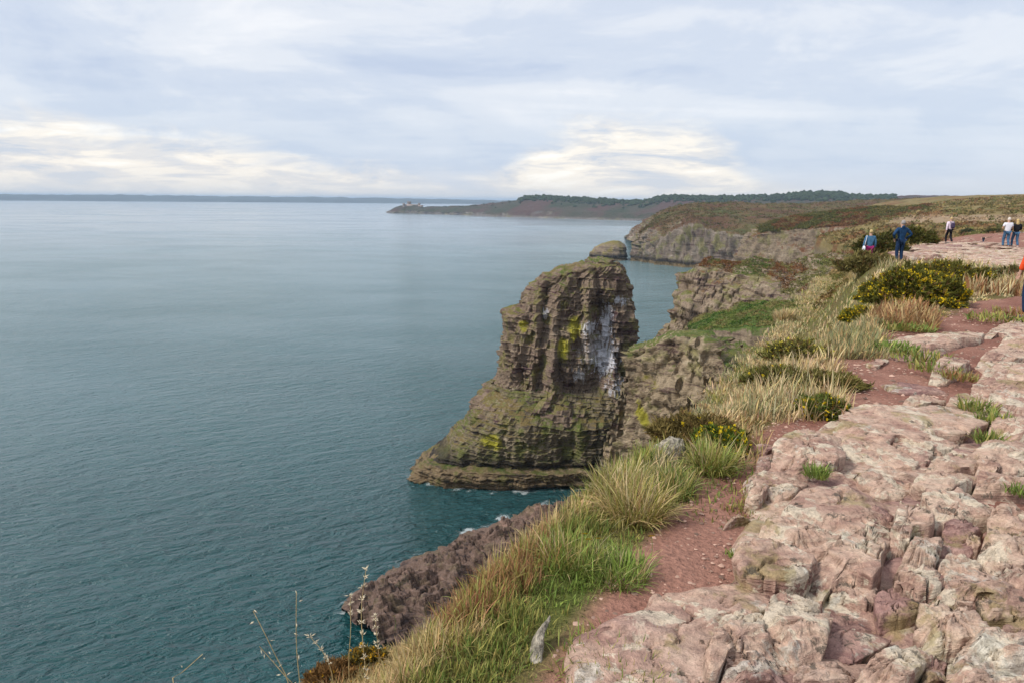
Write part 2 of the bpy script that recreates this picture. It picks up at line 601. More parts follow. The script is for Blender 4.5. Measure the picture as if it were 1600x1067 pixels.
def mat_sea():
    m, t, b, o = new_mat('sea_water')
    pos = t.node('ShaderNodeNewGeometry').outputs['Position']
    x, y, z = t.xyz(pos)
    R = t.vmath('LENGTH', pos)
    ca, sa = math.cos(rad(24)), math.sin(rad(24))
    u = t.math('ADD', t.math('MULTIPLY', x, ca), t.math('MULTIPLY', y, sa))
    v = t.math('SUBTRACT', t.math('MULTIPLY', y, ca), t.math('MULTIPLY', x, sa))
    p1 = t.comb(t.math('MULTIPLY', u, 0.42), v, 0.0)
    w1 = t.noise(p1, 0.42, 4, 0.55, 0.5)
    w2 = t.noise(t.comb(t.math('MULTIPLY', t.math('ADD', u, t.math('MULTIPLY', v, 0.35)), 0.55), v, 4.0), 1.15, 4, 0.6, 0.7)
    w3 = t.noise(t.comb(t.math('MULTIPLY', u, 0.5), v, 9.0), 0.085, 3, 0.5, 0.3)
    h = t.math('ADD', t.math('MULTIPLY', w1, 1.3), t.math('ADD', t.math('MULTIPLY', w2, 0.62), t.math('MULTIPLY', w3, 1.6)))
    # wind streaks: calmer and rougher water
    gust = t.noise(t.comb(t.math('MULTIPLY', x, 0.0022), t.math('MULTIPLY', y, 0.0055), 0.0), 1.0, 5, 0.6, 0.9)
    gust2 = t.noise(t.comb(t.math('MULTIPLY', x, 0.010), t.math('MULTIPLY', y, 0.022), 3.0), 1.0, 4, 0.6, 0.6)
    far = t.ss(t.math('LOGARITHM', R, 10.0), 2.0, 3.5)
    st = t.math('MULTIPLY', t.math('ADD', 1.0, t.math('MULTIPLY', t.math('SUBTRACT', gust, 0.5), 1.6)), t.math('SUBTRACT', 1.0, t.math('MULTIPLY', t.math('POWER', far, 0.75), 0.965)))
    t.put(b.inputs['Normal'], t.bump(h, st, 1.8))
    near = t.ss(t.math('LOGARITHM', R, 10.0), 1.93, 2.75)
    c = t.mix(near, (0.002, 0.050, 0.052), (0.140, 0.222, 0.238))  # base colour pales with distance, standing in for reflected sky
    c = t.mix(t.ss(t.math('LOGARITHM', R, 10.0), 2.7, 3.4), c, (0.25, 0.30, 0.335))  # silvery sky sheen of the far water, put into the base colour
    c = t.mix(t.math('MULTIPLY', t.ss(gust2, 0.38, 0.66), 0.35), c, (0.012, 0.085, 0.088))
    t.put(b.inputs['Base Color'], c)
    rg = t.math('ADD', 0.05, t.math('MULTIPLY', far, t.math('ADD', 0.10, t.math('MULTIPLY', t.ss(gust, 0.47, 0.60), 0.10))))
    t.put(b.inputs['Roughness'], rg)
    t.put(b.inputs['IOR'], 1.33)
    return m


M_SLAB = mat_slab()
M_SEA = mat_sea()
M_GROUND = mat_attr('soil_and_turf', 0.95, 0.35, 34.0, 0.0, 0.1, 0.9, 0.03)
M_GRASS = mat_attr('grass_blades', 0.6, 0.12, 12.0, 0.25, 0.2)
M_SHRUB = mat_attr('heath_foliage', 0.8, 0.2, 6.0, 0.15, 0.1)
M_CLIFF = mat_cliff('cliff_sandstone', bracken=(0.045, (0.155, 0.062, 0.025)))
TH = {}

# ------------------------------------------------------------------ sea
def build_sea():
    rr = np.concatenate([np.geomspace(20, 30000, 90)])
    aa = np.linspace(0, 2 * math.pi, 97)[:-1]
    R, A = np.meshgrid(rr, aa, indexing='ij')
    V = np.stack([R * np.sin(A), R * np.cos(A), np.full(R.shape, SEA)], -1).reshape(-1, 3)
    F = grid_faces(len(rr), len(aa), True)
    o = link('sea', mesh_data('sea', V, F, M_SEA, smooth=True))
    tag(o, 'teal sea with small wind waves below the cliffs', 'sea', kind='structure')


build_sea()

# ------------------------------------------------------------------ the land: brink line, levels, height
BRINK = [(-12, -6.5), (0, -2.2), (1, -1.35), (2.4, -0.72), (3.1, -0.48), (4.15, -0.06), (6.8, 0.78), (9.7, 1.95), (12.9, 3.45), (18, 6.2), (33, 14.4), (50, 23.2),
         (67, 31.5), (100, 49), (130, 63), (165, 82), (220, 116), (300, 140), (360, 160), (400, 174), (430, 190), (470, 215), (560, 280), (700, 330)]
SHOULD = [(-12, -5.6), (0, -1.2), (1, -0.6), (2, -0.35), (3, 0.1), (4, 0.7), (6, 2.3), (8.35, 3.7), (10, 5.3), (15, 9.2), (20, 11.8), (30, 16.2), (45, 24.5), (70, 44), (100, 78),
          (130, 92), (165, 114), (220, 152), (300, 186), (400, 222), (560, 330), (700, 380)]
BRINK_Z = [(-12, -2.2), (0, -2.0), (2.4, -2.05), (3.1, -2.3), (4.15, -2.85), (6.8, -3.9), (9.7, -4.6), (12.9, -5.1), (18, -5.6), (33, -5.8), (50, -6.0), (67, -6.6), (100, -10.5),
           (130, -14), (165, -15.5), (220, -16.5), (300, -17), (400, -18), (560, -16), (700, -12)]
LEVEL = [(0, -1.60), (2, -1.62), (6, -1.78), (12, -1.95), (32, -2.40), (55, -2.50), (90, -4.0), (130, -4.9), (195, -4.9), (300, -3.0), (400, 0.0), (560, 5.0), (720, 9.6), (900, 10.6), (1400, 11.0)]
PATH_L = [(-12, -4.6), (0, -0.7), (1.2, -0.3), (2.1, 0.10), (2.34, 0.22), (2.88, 0.50), (3.67, 0.98), (4.86, 1.66), (5.6, 2.35), (6.6, 2.95), (7.6, 3.15), (8.35, 3.55), (10.4, 5.6), (12.5, 8.0),
          (14.4, 9.6), (16.2, 12.2), (17.2, 18), (17.6, 60), (900, 900)]


def G(x, y):
    x = np.asarray(x, float); y = np.asarray(y, float)
    r = np.hypot(x, y)
    lv = interp(r, LEVEL)
    xb, xs, zb = interp(y, BRINK), interp(y, SHOULD), interp(y, BRINK_Z)
    f = np.clip((x - xb) / (xs - xb), 0, None)
    k = np.where(f < 1, 0.5 + 0.5 * np.cos(np.pi * np.clip(f, 0, 1)), 0.0)
    far = sstep(y, 40, 110)
    k2 = np.exp(-np.clip(x - xb, 0, None) / np.maximum((xs - xb) * 0.9, 0.1))
    k = k * (1 - far) + k2 * far
    z = lv + (np.minimum(zb - lv, -0.2)) * k
    amp = np.clip(r * 0.005, 0.02, 1.5) * (1 - 0.6 * sstep(r, 80, 110) * sstep(r, 260, 210))
    z = z + amp * n2(x, y, 0.9 / np.clip(1, 1, 1), 3, 2.0) * (r < 40) + amp * n2(x, y, 0.045, 4, 5.0) * (r >= 20)
    return z


def ground_at(px, py, dz=0.0):
    """where the line of sight of a spot meets the ground (raised by dz)"""
    d = ray(px, py)
    k = np.concatenate([np.geomspace(1.2, 120, 900), np.geomspace(121, 900, 500)])
    P = d[None, :] * k[:, None]
    h = P[:, 2] - (G(P[:, 0], P[:, 1]) + dz)
    i = np.where(h < 0)[0]
    if len(i) == 0:
        return P[-1]
    i = max(i[0], 1)
    f = h[i - 1] / (h[i - 1] - h[i])
    return P[i - 1] * (1 - f) + P[i] * f


# paved shelf of bare rock where the walkers are, and the trodden strip beyond
PAVE_PX = [(1352, 412), (1375, 399), (1405, 394), (1440, 386), (1475, 375), (1530, 366), (1600, 363), (1700, 362), (1700, 425), (1600, 428), (1560, 420), (1500, 409), (1450, 406), (1400, 410)]
PAVE = [tuple(ground_at(*p)[:2]) for p in PAVE_PX]
STRIP_PX = [(1385, 345), (1440, 338), (1560, 336), (1700, 336), (1700, 349), (1600, 349), (1530, 349), (1450, 351), (1400, 354)]
STRIP = [tuple(ground_at(*p)[:2]) for p in STRIP_PX]


def ground_colour(x, y):
    """real colour of soil, turf and heath over the land"""
    r = np.hypot(x, y)
    n_a = n2(x, y, 1.3, 4, 1.0); n_b = n2(x, y, 0.16, 4, 7.0); n_c = n2(x, y, 0.03, 4, 12.0)
    soil = np.array([0.225, 0.103, 0.076]); soil2 = np.array([0.325, 0.170, 0.125])
    s = soil + (soil2 - soil) * sstep(n_a, -0.3, 0.4)[..., None]
    thatch = np.array([0.135, 0.105, 0.042]); green = np.array([0.085, 0.115, 0.025]); rust = np.array([0.165, 0.078, 0.032])
    v = thatch + (green - thatch) * sstep(n_a + n_b, -0.15, 0.4)[..., None]
    v = v + (rust - v) * (sstep(n_b, 0.12, 0.4) * 0.6)[..., None]
    # open heath
    h1 = np.array([0.200, 0.150, 0.060]); h2 = np.array([0.115, 0.108, 0.032]); h3 = np.array([0.170, 0.085, 0.036]); h4 = np.array([0.24, 0.185, 0.085])
    h = h1 + (h2 - h1) * sstep(n_b + 0.6 * n_c, -0.05, 0.22)[..., None]
    h = h + (h3 - h) * (sstep(n2(x, y, 0.05, 4, 31.0) + 0.5 * n_c, 0.0, 0.22) * 0.85)[..., None]
    h = h + (h4 - h) * (sstep(n2(x, y * 2.2, 0.04, 4, 21.0), 0.14, 0.34) * 0.8)[..., None]
    # rust red bracken on the seaward slope
    t = x - interp(y, BRINK)
    w = interp(y, SHOULD) - interp(y, BRINK)
    br = sstep(y, 55, 90) * sstep(y, 300, 170) * sstep(t / w + 0.5 * n_b, 0.85, 0.45)
    h = h + (np.array([0.155, 0.056, 0.024]) - h) * (br * 0.9)[..., None]
    c = v + (h - v) * sstep(r, 35, 60)[..., None]
    pl = interp(y, PATH_L)
    k = sstep(x - pl + 0.28 * n_a * np.clip(r / 5, 0.5, 3), -0.05, 0.12) * (r < 60)
    pv = sstep(polydist(x, y, PAVE) + 1.5 * n_b, -0.6, 0.6) * (y > 16)
    st = sstep(polydist(x, y, STRIP) + 22.0 * n_b, -2.0, 6.0) * 0.6
    k = np.maximum(k, pv)
    c = c + (s - c) * k[..., None]
    c = c + (np.array([0.34, 0.235, 0.165]) - c) * (st * (1 - k))[..., None]
    return c, k


def build_land():
    ys = np.concatenate([np.linspace(-12, 0.8, 40), np.linspace(0.9, 9, 190), np.geomspace(9.05, 700, 300)])
    u = np.concatenate([-np.geomspace(1, 0.004, 60), np.linspace(0, 1.0, 190)])     # sea side, then inland
    rows = []
    for y in ys:
        xb = float(interp(y, BRINK)); zb = float(G(np.array([xb]), np.array([y]))[0])
        reach = max(14.0, 0.9 * abs(y) + 8)
        if y > 300: reach = 700
        elif y > 60: reach = np.interp(y, [60, 300], [90, 700])
        p = u[60:] ** 2.2
        xi = xb + p * reach + np.linspace(0, 0, len(p))
        near = np.interp(u[60:], [0, .75, 1], [0, max(5.5, 0.75 * abs(y)), reach])
        xi = xb + near
        xo = xb + u[:60] * (7 + 0.02 * abs(y))
        rows.append((y, np.concatenate([xo, xi])))
    Y = np.array([np.full(len(u), r[0]) for r in rows]); X = np.array([r[1] for r in rows])
    Z = G(X, Y)
    for i in range(len(ys)):
        zb = Z[i, 60]
        q = -u[:60]
        Z[i, :60] = zb - (q ** 0.8) * (-SEA + 2 + zb)
    V = np.stack([X, Y, Z], -1)
    c, k = ground_colour(X.ravel(), Y.ravel())
    P = V.reshape(-1, 3).copy()
    side = np.tile(np.arange(len(u)) < 60, len(ys))
    P[~side, 2] += 0.022 * fbm(P[~side] * 4.0, 4) * (np.hypot(P[~side, 0], P[~side, 1]) < 25)
    P[side, 0] += 0.8 * fbm(P[side] * 0.35, 3) * sstep(P[side, 2], -3, -8)
    rock = sstep(P[:, 2] - interp(P[:, 1], BRINK_Z), -2.5, -7.0) * side
    rc = np.array([0.15, 0.115, 0.072]) * (1 + 0.5 * fbm(P * np.array([0.2, 0.2, 1.4]), 3))[:, None]
    c = c + (rc - c) * rock[:, None]
    o = link('ground', mesh_data('ground', P, grid_faces(len(ys), len(u)), M_GROUND, col=c, smooth=True))
    tag(o, 'red soil path and heath on the cliff top', 'ground', kind='structure')


build_land()

# ------------------------------------------------------------------ the sea stack
def build_stack():
    YC = 141.0
    left = [(408, 925), (415, 893), (425, 860), (436, 846), (452, 829), (466, 815), (481, 809), (486, 795), (502, 793), (530, 786), (560, 783), (590, 777), (604, 768), (622, 748),
            (650, 735), (680, 708), (700, 690), (725, 655), (745, 640), (765, 636)]
    right = [(408, 948), (415, 962), (432, 966), (446, 980), (470, 984), (500, 985), (540, 983), (580, 987), (610, 992), (650, 996), (690, 995), (712, 990), (725, 975), (740, 965), (765, 960)]
    #         level, widest at Y, depth in front, depth behind
    lev = np.array([(408, 141, 2.5, 3), (412, 141, 5, 5), (420, 141, 6.5, 7), (440, 141, 7.5, 9), (480, 141, 8.6, 10), (560, 140, 9.2, 11), (598, 139.5, 9.0, 12), (606, 139.2, 9.6, 12.5), (640, 136.5, 10.8, 15),
                    (646, 136, 10.7, 15.5), (680, 134, 8.6, 18), (704, 132.8, 7.4, 20), (709, 132.4, 6.2, 20), (713, 132, 5.4, 20), (717, 131.6, 7.4, 20), (722, 131.2, 7.8, 20), (732, 130.8, 7.0, 21), (745, 130.4, 5.8, 22), (765, 130, 5.0, 22)])
    root = thing('sea_stack', 'tall layered sandstone sea stack with white guano streaks, standing alone in the water', 'sea stack', (1.5, YC, SEA))
    def at_face(px, py, Y=131.5): return tuple(aty(px, py, Y))
    yellow = [(at_face(898, 514), (1.5, 5, 2.9)), (at_face(880, 545), (1.3, 5, 2.2)), (at_face(818, 512, 133), (1.2, 5, 1.2)), (at_face(770, 690, 127), (2.6, 5, 1.6))]
    guano = [(at_face(925, 515), (2.0, 6, 1.6), 0.95), (at_face(950, 505, 133), (1.3, 6, 4.2), 0.9), (at_face(945, 560, 133), (2.6, 6, 3.8), 0.85), (at_face(935, 545, 133), (4.0, 7, 4.4), 0.35), (at_face(965, 600, 134), (2.8, 6, 2.2), 0.8),
             (at_face(970, 470, 134), (1.9, 5, 0.8), 0.9), (at_face(852, 493, 132), (0.8, 4, 1.2), 0.8), (at_face(905, 585, 132), (1.4, 5, 1.4), 0.6)]
    m = mat_cliff('stack_sandstone', tan=(0.205, 0.150, 0.108), dark=(0.085, 0.048, 0.050), pale=(0.30, 0.24, 0.175), lichen=(0.175, 0.160, 0.050), yellow=yellow, guano=guano,
                  turf=((0.085, 0.110, 0.022), (0.155, 0.120, 0.045)), turf_n=(0.72, 0.93), turf_lo=-52.0, sc=1.5, lich=0.75)

    def rings(levels, n=72, k=2.6):
        rows = []
        for py in levels:
            xl = interp(py, left); xr = interp(py, right)
            yw, bf, bb = (float(np.interp(py, lev[:, 0], lev[:, i])) for i in (1, 2, 3))
            pl, pr = aty(xl, py, yw), aty(xr, py, yw)
            z = 0.5 * (pl[2] + pr[2]); cx = 0.5 * (pl[0] + pr[0]); a = 0.5 * (pr[0] - pl[0])
            th = np.linspace(0, 2 * math.pi, n, endpoint=False)
            cs, sn = np.cos(th), np.sin(th)
            rr = (np.abs(cs) ** k + np.abs(sn) ** k) ** (-1 / k)
            rows.append(np.stack([cx + a * rr * cs, yw + np.where(sn < 0, bf, bb) * rr * sn, np.full(n, z)], 1))
        return rows
    # tower, with its uneven cap
    rt = rings([410, 413, 417, 422, 428, 436, 446, 456, 466, 474, 481, 484, 488, 500, 515, 530, 545, 560, 575, 590, 604, 616, 640])
    c = rt[0].mean(0)
    cap = [c + (rt[0] - c) * f + np.array([0, 0, 0.35]) for f in (0.02, 0.5, 0.9)]
    P, F, wl = rock_mass(cap + rt, 680, 280, True, bed=1.15, a_bed=0.13, a_block=0.55, a_crack=0.38, block=1.2, a_gully=3.2, g_sc=0.19, top_amp=1.5, top_sc=0.35, fine=0.42, seed=2.0,
                         dip=(0.06, 0.02), sgn=1.0, wall=(0.82, 0.97))
    # the recess streaked with guano on the right of the front face, and the chimney left of the panel
    k = np.exp(-((P[:, 0] - 17.5) / 2.6) ** 2) * sstep(P[:, 2], -17.5, -21.5) * sstep(P[:, 1], 141, 136)
    P[:, 1] += 3.0 * k
    k = np.exp(-((P[:, 0] - 6.3 - (P[:, 2] + 28) * 0.10) / 1.0) ** 2) * sstep(P[:, 2], -15, -18) * sstep(P[:, 2], -40, -35) * sstep(P[:, 1], 141, 136)
    P[:, 1] += 1.8 * k
    part('tower', P, F, m, root)
    rp = rings([596, 604, 610, 618, 626, 634, 640, 646, 656, 668, 680, 692, 700, 705, 709, 714], k=2.4)
    P, F, wl = rock_mass(rp, 640, 170, True, bed=0.85, a_bed=0.25, a_block=0.42, a_crack=0.32, block=1.5, a_gully=1.6, g_sc=0.18, top_amp=0.8, top_sc=0.3, fine=0.35, seed=5.0, dip=(0.05, 0.02),
                         wall=(0.6, 0.95), sgn=1.0)
    pm = mat_cliff('pedestal_sandstone', tan=(0.185, 0.150, 0.095), dark=(0.060, 0.045, 0.040), pale=(0.30, 0.24, 0.17), lichen=(0.135, 0.145, 0.040), yellow=yellow, guano=guano[4:5],
                   turf=((0.075, 0.100, 0.020), (0.150, 0.110, 0.045)), turf_n=(0.55, 0.80), turf_lo=-52.0, sc=1.5, lich=0.85)
    part('pedestal', P, F, pm, root)
    ra = rings([706, 711, 715, 719, 724, 730, 737, 745, 754, 765], k=2.2)
    P, F, wl = rock_mass(ra, 560, 70, True, bed=0.55, a_bed=0.5, a_block=0.55, a_crack=0.3, block=2.4, a_gully=1.4, g_sc=0.16, top_amp=0.5, top_sc=0.4, fine=0.2, seed=8.0, dip=(0.05, 0.02),
                         wall=(0.75, 0.99), sgn=1.0)
    am = mat_cliff('weedy_ledge', tan=(0.17, 0.122, 0.070), dark=(0.055, 0.040, 0.030), pale=(0.26, 0.19, 0.12), lichen=(0.09, 0.10, 0.02), turf=((0.040, 0.070, 0.010), (0.085, 0.095, 0.015)),
                   turf_n=(0.84, 1.06), turf_lo=-53.0, sc=1.5, lich=0.5, tide=False)
    part('tidal_ledge', P, F, am, root)


build_stack()

# ------------------------------------------------------------------ cliffs and headlands
def T(*pts):
    """(px, py, distance) -> points"""
    return np.array([atd(a, b, c) for a, b, c in pts])


def drop(row, z, out=(0, 0)):
    r = np.array(row, float).copy()
    r[:, 2] = z
    r[:, 0] += out[0]; r[:, 1] += out[1]
    return r


TURF = [[], []]


def turf_on(P, wl, back, n, size, cols):
    """tufts of grass and bracken on the flatter tops"""
    rng = np.random.default_rng(int(n))
    top = np.where((wl < 0.55) & (P[:, 2] > back[:, 2].min() - 14))[0]
    if len(top) == 0: return
    i = rng.choice(top, n)
    c0 = P[i] + rng.normal(0, size * 0.6, (n, 3)) * np.array([1, 1, 0.1])
    pick = np.clip(((n2(c0[:, 0], c0[:, 1], 0.9 / (size * 14), 3, 5.5) + 0.5) * len(cols)).astype(int), 0, len(cols) - 1)
    m = 6
    d = rng.normal(size=(n, m, 3)); d[..., 2] = np.abs(d[..., 2]) * 0.8
    d /= np.linalg.norm(d, axis=2, keepdims=True)
    q1 = rng.normal(size=(n, m, 3)); q1 /= np.linalg.norm(q1, axis=2, keepdims=True)
    ct = c0[:, None] + d * size * 0.6
    V = np.stack([ct - q1 * size * 0.35, ct + q1 * size * 0.35, ct + d * size * 0.7], 2).reshape(-1, 3)
    C = np.array(cols)[pick] * rng.uniform(0.6, 1.5, (n, 1))
    TURF[0].append(V); TURF[1].append(np.repeat(C, m * 3, 0))


def build_cliffs():
    def mass(name, rows, nc, nr, mat, label, flakes=None, **kw):
        P, F, wl = rock_mass(rows, nc, nr, False, **kw)
        if flakes:
            turf_on(P, wl, rows[1], *flakes)
        o = link(name, mesh_data(name, P, F, mat))
        return tag(o, label, 'cliff', kind='structure')
    green = mat_cliff('turfed_cliff', tan=(0.245, 0.185, 0.130), pale=(0.36, 0.29, 0.21), lichen=(0.20, 0.185, 0.070), turf=((0.080, 0.125, 0.025), (0.145, 0.140, 0.040)), turf_n=(0.80, 1.02), sc=1.3, lich=0.75, bracken=(0.07, (0.150, 0.070, 0.030)),
                      yellow=[((17.2, 92, -33.5), (1.0, 6, 1.9))])
    # near buttress under the grass slope
    rim = T((984, 556, 98), (1000, 545, 97), (1022, 538, 95), (1050, 527, 94), (1085, 526, 93), (1108, 532, 92), (1128, 562, 90), (1150, 585, 88), (1190, 600, 86))
    back = T((990, 540, 112), (1005, 534, 112), (1030, 528, 110), (1055, 520, 108), (1090, 518, 106), (1115, 520, 104), (1140, 535, 102), (1170, 550, 100), (1210, 560, 98))
    mid = T((982, 640, 97), (995, 640, 95), (1018, 640, 92), (1045, 640, 90), (1080, 640, 89), (1110, 640, 88), (1135, 640, 86), (1155, 645, 84), (1195, 650, 82))
    low = T((972, 770, 97), (980, 790, 93), (1005, 800, 89), (1040, 800, 86), (1075, 800, 85), (1105, 800, 84), (1130, 800, 82), (1155, 800, 80), (1195, 800, 78))
    butt = mat_cliff('buttress_sandstone', tan=(0.285, 0.220, 0.145), dark=(0.115, 0.075, 0.060), pale=(0.40, 0.33, 0.235), lichen=(0.225, 0.205, 0.085), turf=((0.070, 0.105, 0.022), (0.13, 0.125, 0.035)), turf_n=(0.74, 0.95), sc=1.5, lich=0.75, yellow=[(tuple(aty(1004, 648, 90)), (0.8, 5, 1.5)), (tuple(aty(1015, 600, 90)), (1.2, 5, 0.8))])
    mass('cliff', [drop(back, SEA, (-4, 14)), back, rim, mid, low, drop(low, SEA - 1, (-2, -4))], 520, 300, butt, 'stratified cliff buttress between the sea stack and the grass slope',
         bed=1.15, a_bed=0.25, a_block=0.75, a_crack=0.70, block=2.3, a_gully=3.4, g_sc=0.17, top_amp=0.9, top_sc=0.4, fine=0.18, seed=12.0, wall=(0.8, 0.97))
    # rocky toe running down to the shore below it
    crest = T((866, 806, 114), (890, 785, 112), (930, 752, 109), (965, 725, 106), (1000, 693, 103), (1040, 655, 100), (1080, 640, 97))
    mass('cliff', [drop(crest, SEA - 1, (4, 16)), crest + np.array([1, 4, -1.0]), crest, T((880, 850, 108), (905, 840, 105), (945, 810, 101), (985, 790, 98), (1020, 770, 95), (1060, 740, 92), (1100, 720, 90)),
                   drop(crest, SEA - 1, (1, -18))], 300, 130, mat_cliff('shore_rock', tan=(0.22, 0.165, 0.12), dark=(0.10, 0.07, 0.06), turf_n=(0.75, 0.95), sc=1.6, lich=0.3),
         'rocky toe of the cliff sloping down to the shore', bed=0.8, a_bed=0.4, a_block=0.5, a_crack=0.3, block=2.0, a_gully=1.4, g_sc=0.2, top_amp=0.8, top_sc=0.4, fine=0.2, seed=14.0)
    # green ledge behind the buttress
    b0 = T((1078, 505, 128), (1110, 492, 128), (1150, 480, 128), (1200, 470, 128), (1246, 468, 128), (1290, 470, 128))
    b1 = T((1076, 530, 112), (1100, 518, 111), (1140, 513, 110), (1190, 512, 109), (1235, 512, 108), (1280, 515, 107))
    b2 = T((1080, 580, 110), (1105, 580, 108), (1145, 575, 106), (1195, 570, 105), (1240, 570, 104), (1285, 575, 103))
    mass('cliff', [drop(b0, SEA, (0, 10)), b0, (b0 + b1) / 2 + np.array([0, 0, 0.5]), b1, b2, drop(b2, SEA - 1, (0, -6))], 360, 170,
         mat_cliff('green_ledge', turf=((0.065, 0.105, 0.024), (0.150, 0.140, 0.045)), turf_n=(0.55, 0.76), sc=1.3, lich=0.5),
         'cliff ledge covered in bright green turf', bed=0.7, a_bed=0.35, a_block=0.4, a_crack=0.3, block=1.7, a_gully=1.2, g_sc=0.2, top_amp=1.5, top_sc=0.3, fine=0.3, seed=16.0, wall=(0.70, 0.93),
         flakes=(4500, 0.28, [(0.075, 0.135, 0.028), (0.13, 0.165, 0.040), (0.22, 0.185, 0.07), (0.10, 0.15, 0.03)]))
    # headland with bracken on its flank
    c0 = T((1088, 424, 186), (1102, 407, 188), (1140, 407, 188), (1190, 411, 188), (1240, 405, 188), (1300, 396, 190), (1345, 392, 190))
    c1 = T((1070, 446, 182), (1092, 420, 184), (1135, 424, 183), (1190, 434, 180), (1240, 432, 180), (1300, 425, 180), (1345, 418, 180))
    c2 = T((1044, 490, 178), (1068, 482, 176), (1110, 458, 177), (1170, 460, 175), (1235, 462, 172), (1290, 455, 170), (1340, 445, 170))
    c3 = T((1020, 528, 174), (1050, 548, 171), (1095, 522, 171), (1160, 510, 169), (1230, 505, 164), (1290, 500, 160), (1340, 490, 160))
    c4 = T((990, 640, 170), (1030, 645, 164), (1085, 640, 162), (1160, 630, 160), (1230, 630, 156), (1290, 630, 150), (1340, 630, 150))
    mass('cliff', [drop(c0, SEA, (6, 30)), c0, c1, c2, c3, c4, drop(c4, SEA - 1, (0, -4))], 460, 230, green, 'craggy headland with turf on top and rust red bracken in its gully',
         bed=1.6, a_bed=0.35, a_block=1.1, a_crack=0.9, block=3.2, a_gully=5.0, g_sc=0.10, top_amp=2.6, top_sc=0.16, fine=0.3, seed=18.0, dip=(0.30, 0.1), wall=(0.80, 0.97),
         flakes=(3500, 0.42, [(0.115, 0.150, 0.038), (0.175, 0.165, 0.055), (0.19, 0.090, 0.034), (0.20, 0.17, 0.06)]))
    # cliff on the flank of the heath, farther along
    e0 = T((1150, 396, 440), (1172, 364, 440), (1195, 350, 440), (1240, 340, 450), (1300, 330, 455), (1370, 324, 460), (1450, 321, 460))
    e1 = T((1152, 401, 428), (1170, 376, 424), (1198, 364, 420), (1240, 360, 416), (1300, 354, 408), (1370, 352, 400), (1450, 352, 395))
    e2 = T((1150, 428, 424), (1172, 425, 416), (1200, 420, 412), (1240, 412, 404), (1300, 404, 394), (1370, 400, 386), (1450, 400, 380))
    mass('cliff', [drop(e0, SEA, (20, 60)), e0, e1, e2, drop(e2, SEA - 1, (-2, -4))], 330, 140, mat_cliff('far_cliff', sc=0.55, lich=0.6, turf_n=(0.60, 0.85), turf=((0.10, 0.10, 0.028), (0.155, 0.105, 0.042)),
         bracken=(0.02, (0.13, 0.06, 0.03))), 'weathered cliff on the seaward flank of the heath', bed=2.0, a_bed=0.5, a_block=1.1, a_crack=0.8, block=4.0, a_gully=6.0, g_sc=0.06, top_amp=2.0, top_sc=0.08,
         fine=0.7, seed=21.0, wall=(0.8, 0.97), flakes=(9000, 1.0, [(0.15, 0.125, 0.042), (0.11, 0.108, 0.032), (0.17, 0.085, 0.036), (0.19, 0.15, 0.06)]))
    # big headland across the bay
    dx = np.array([987, 996, 1008, 1030, 1060, 1085, 1105, 1130, 1165, 1220, 1300, 1400, 1520])
    dw = np.array([408, 409.5, 411, 414, 417, 419, 421, 423, 426, 430, 434, 438, 442])
    d3 = np.array([atz(a_, b_, SEA) for a_, b_ in zip(dx, dw)])
    dd = np.hypot(d3[:, 0], d3[:, 1])
    def Dr(ys, off): return np.array([atd(a_, y_, D_ + o_) for a_, y_, D_, o_ in zip(dx, ys, dd, off)])
    d2 = Dr([395, 389, 382, 372, 358, 349, 356, 362, 366, 366, 364, 360, 356], np.array([1, 2, 4, 6, 8, 9, 8, 8, 8, 10, 10, 10, 10]))
    d1 = Dr([386, 376, 368, 355, 345, 338, 340, 343, 346, 346, 344, 340, 336], np.array([3, 8, 14, 28, 40, 45, 45, 48, 55, 70, 90, 90, 90]))
    d0 = Dr([378, 366, 355, 338, 326, 321, 320, 319, 319, 321, 319, 314, 311], np.array([6, 16, 36, 80, 120, 150, 170, 190, 220, 240, 300, 320, 340]))
    hb = mat_cliff('heath_headland', sc=0.5, lich=0.7, tan=(0.20, 0.16, 0.125), pale=(0.33, 0.28, 0.23), turf_n=(0.55, 0.82), turf=((0.078, 0.080, 0.026), (0.135, 0.088, 0.042)), turf_lo=-48.0,
                   bracken=(0.02, (0.105, 0.056, 0.032)))
    mass('headland', [drop(d0, SEA, (60, 420)), d0 + np.array([20, 120, -1]), d0, d1, d2, d3, drop(d3, SEA - 2, (0, -3))], 520, 230, hb, 'broad cliff headland topped with brown heath across the bay',
         bed=2.4, a_bed=0.6, a_block=1.8, a_crack=1.6, block=4.0, a_gully=12.0, g_sc=0.045, top_amp=5.0, top_sc=0.05, fine=1.2, seed=24.0, wall=(0.72, 0.93),
         flakes=(14000, 1.4, [(0.115, 0.108, 0.036), (0.15, 0.095, 0.046), (0.095, 0.095, 0.032), (0.17, 0.125, 0.055)]))
    V, C = np.vstack(TURF[0]), np.vstack(TURF[1])
    o = link('turf', mesh_data('turf', V, np.arange(len(V)).reshape(-1, 3), M_SHRUB, col=C))
    tag(o, 'tufted grass and bracken on the cliff tops', 'turf', kind='stuff')
    # islet off its point
    cx = atz(950, 407, SEA)
    cx[1] += 10
    th = np.linspace(0, 2 * math.pi, 40, endpoint=False)
    k = cx[1] / FPX
    rows = []
    for py, xl, xr, b in [(377, 955, 968, 3), (381, 940, 974, 6), (386, 930, 977, 10), (394, 923, 978, 13), (402, 921, 979, 15), (407, 918, 981, 17), (412, 916, 983, 18)]:
        pl, pr = aty(xl, py, cx[1]), aty(xr, py, cx[1])
        rows.append(np.stack([0.5 * (pl[0] + pr[0]) + 0.5 * (pr[0] - pl[0]) * np.cos(th), cx[1] + b * np.sin(th), np.full(40, 0.5 * (pl[2] + pr[2]))], 1))
    c = rows[0].mean(0)
    rows = [c + (rows[0] - c) * 0.05] + rows
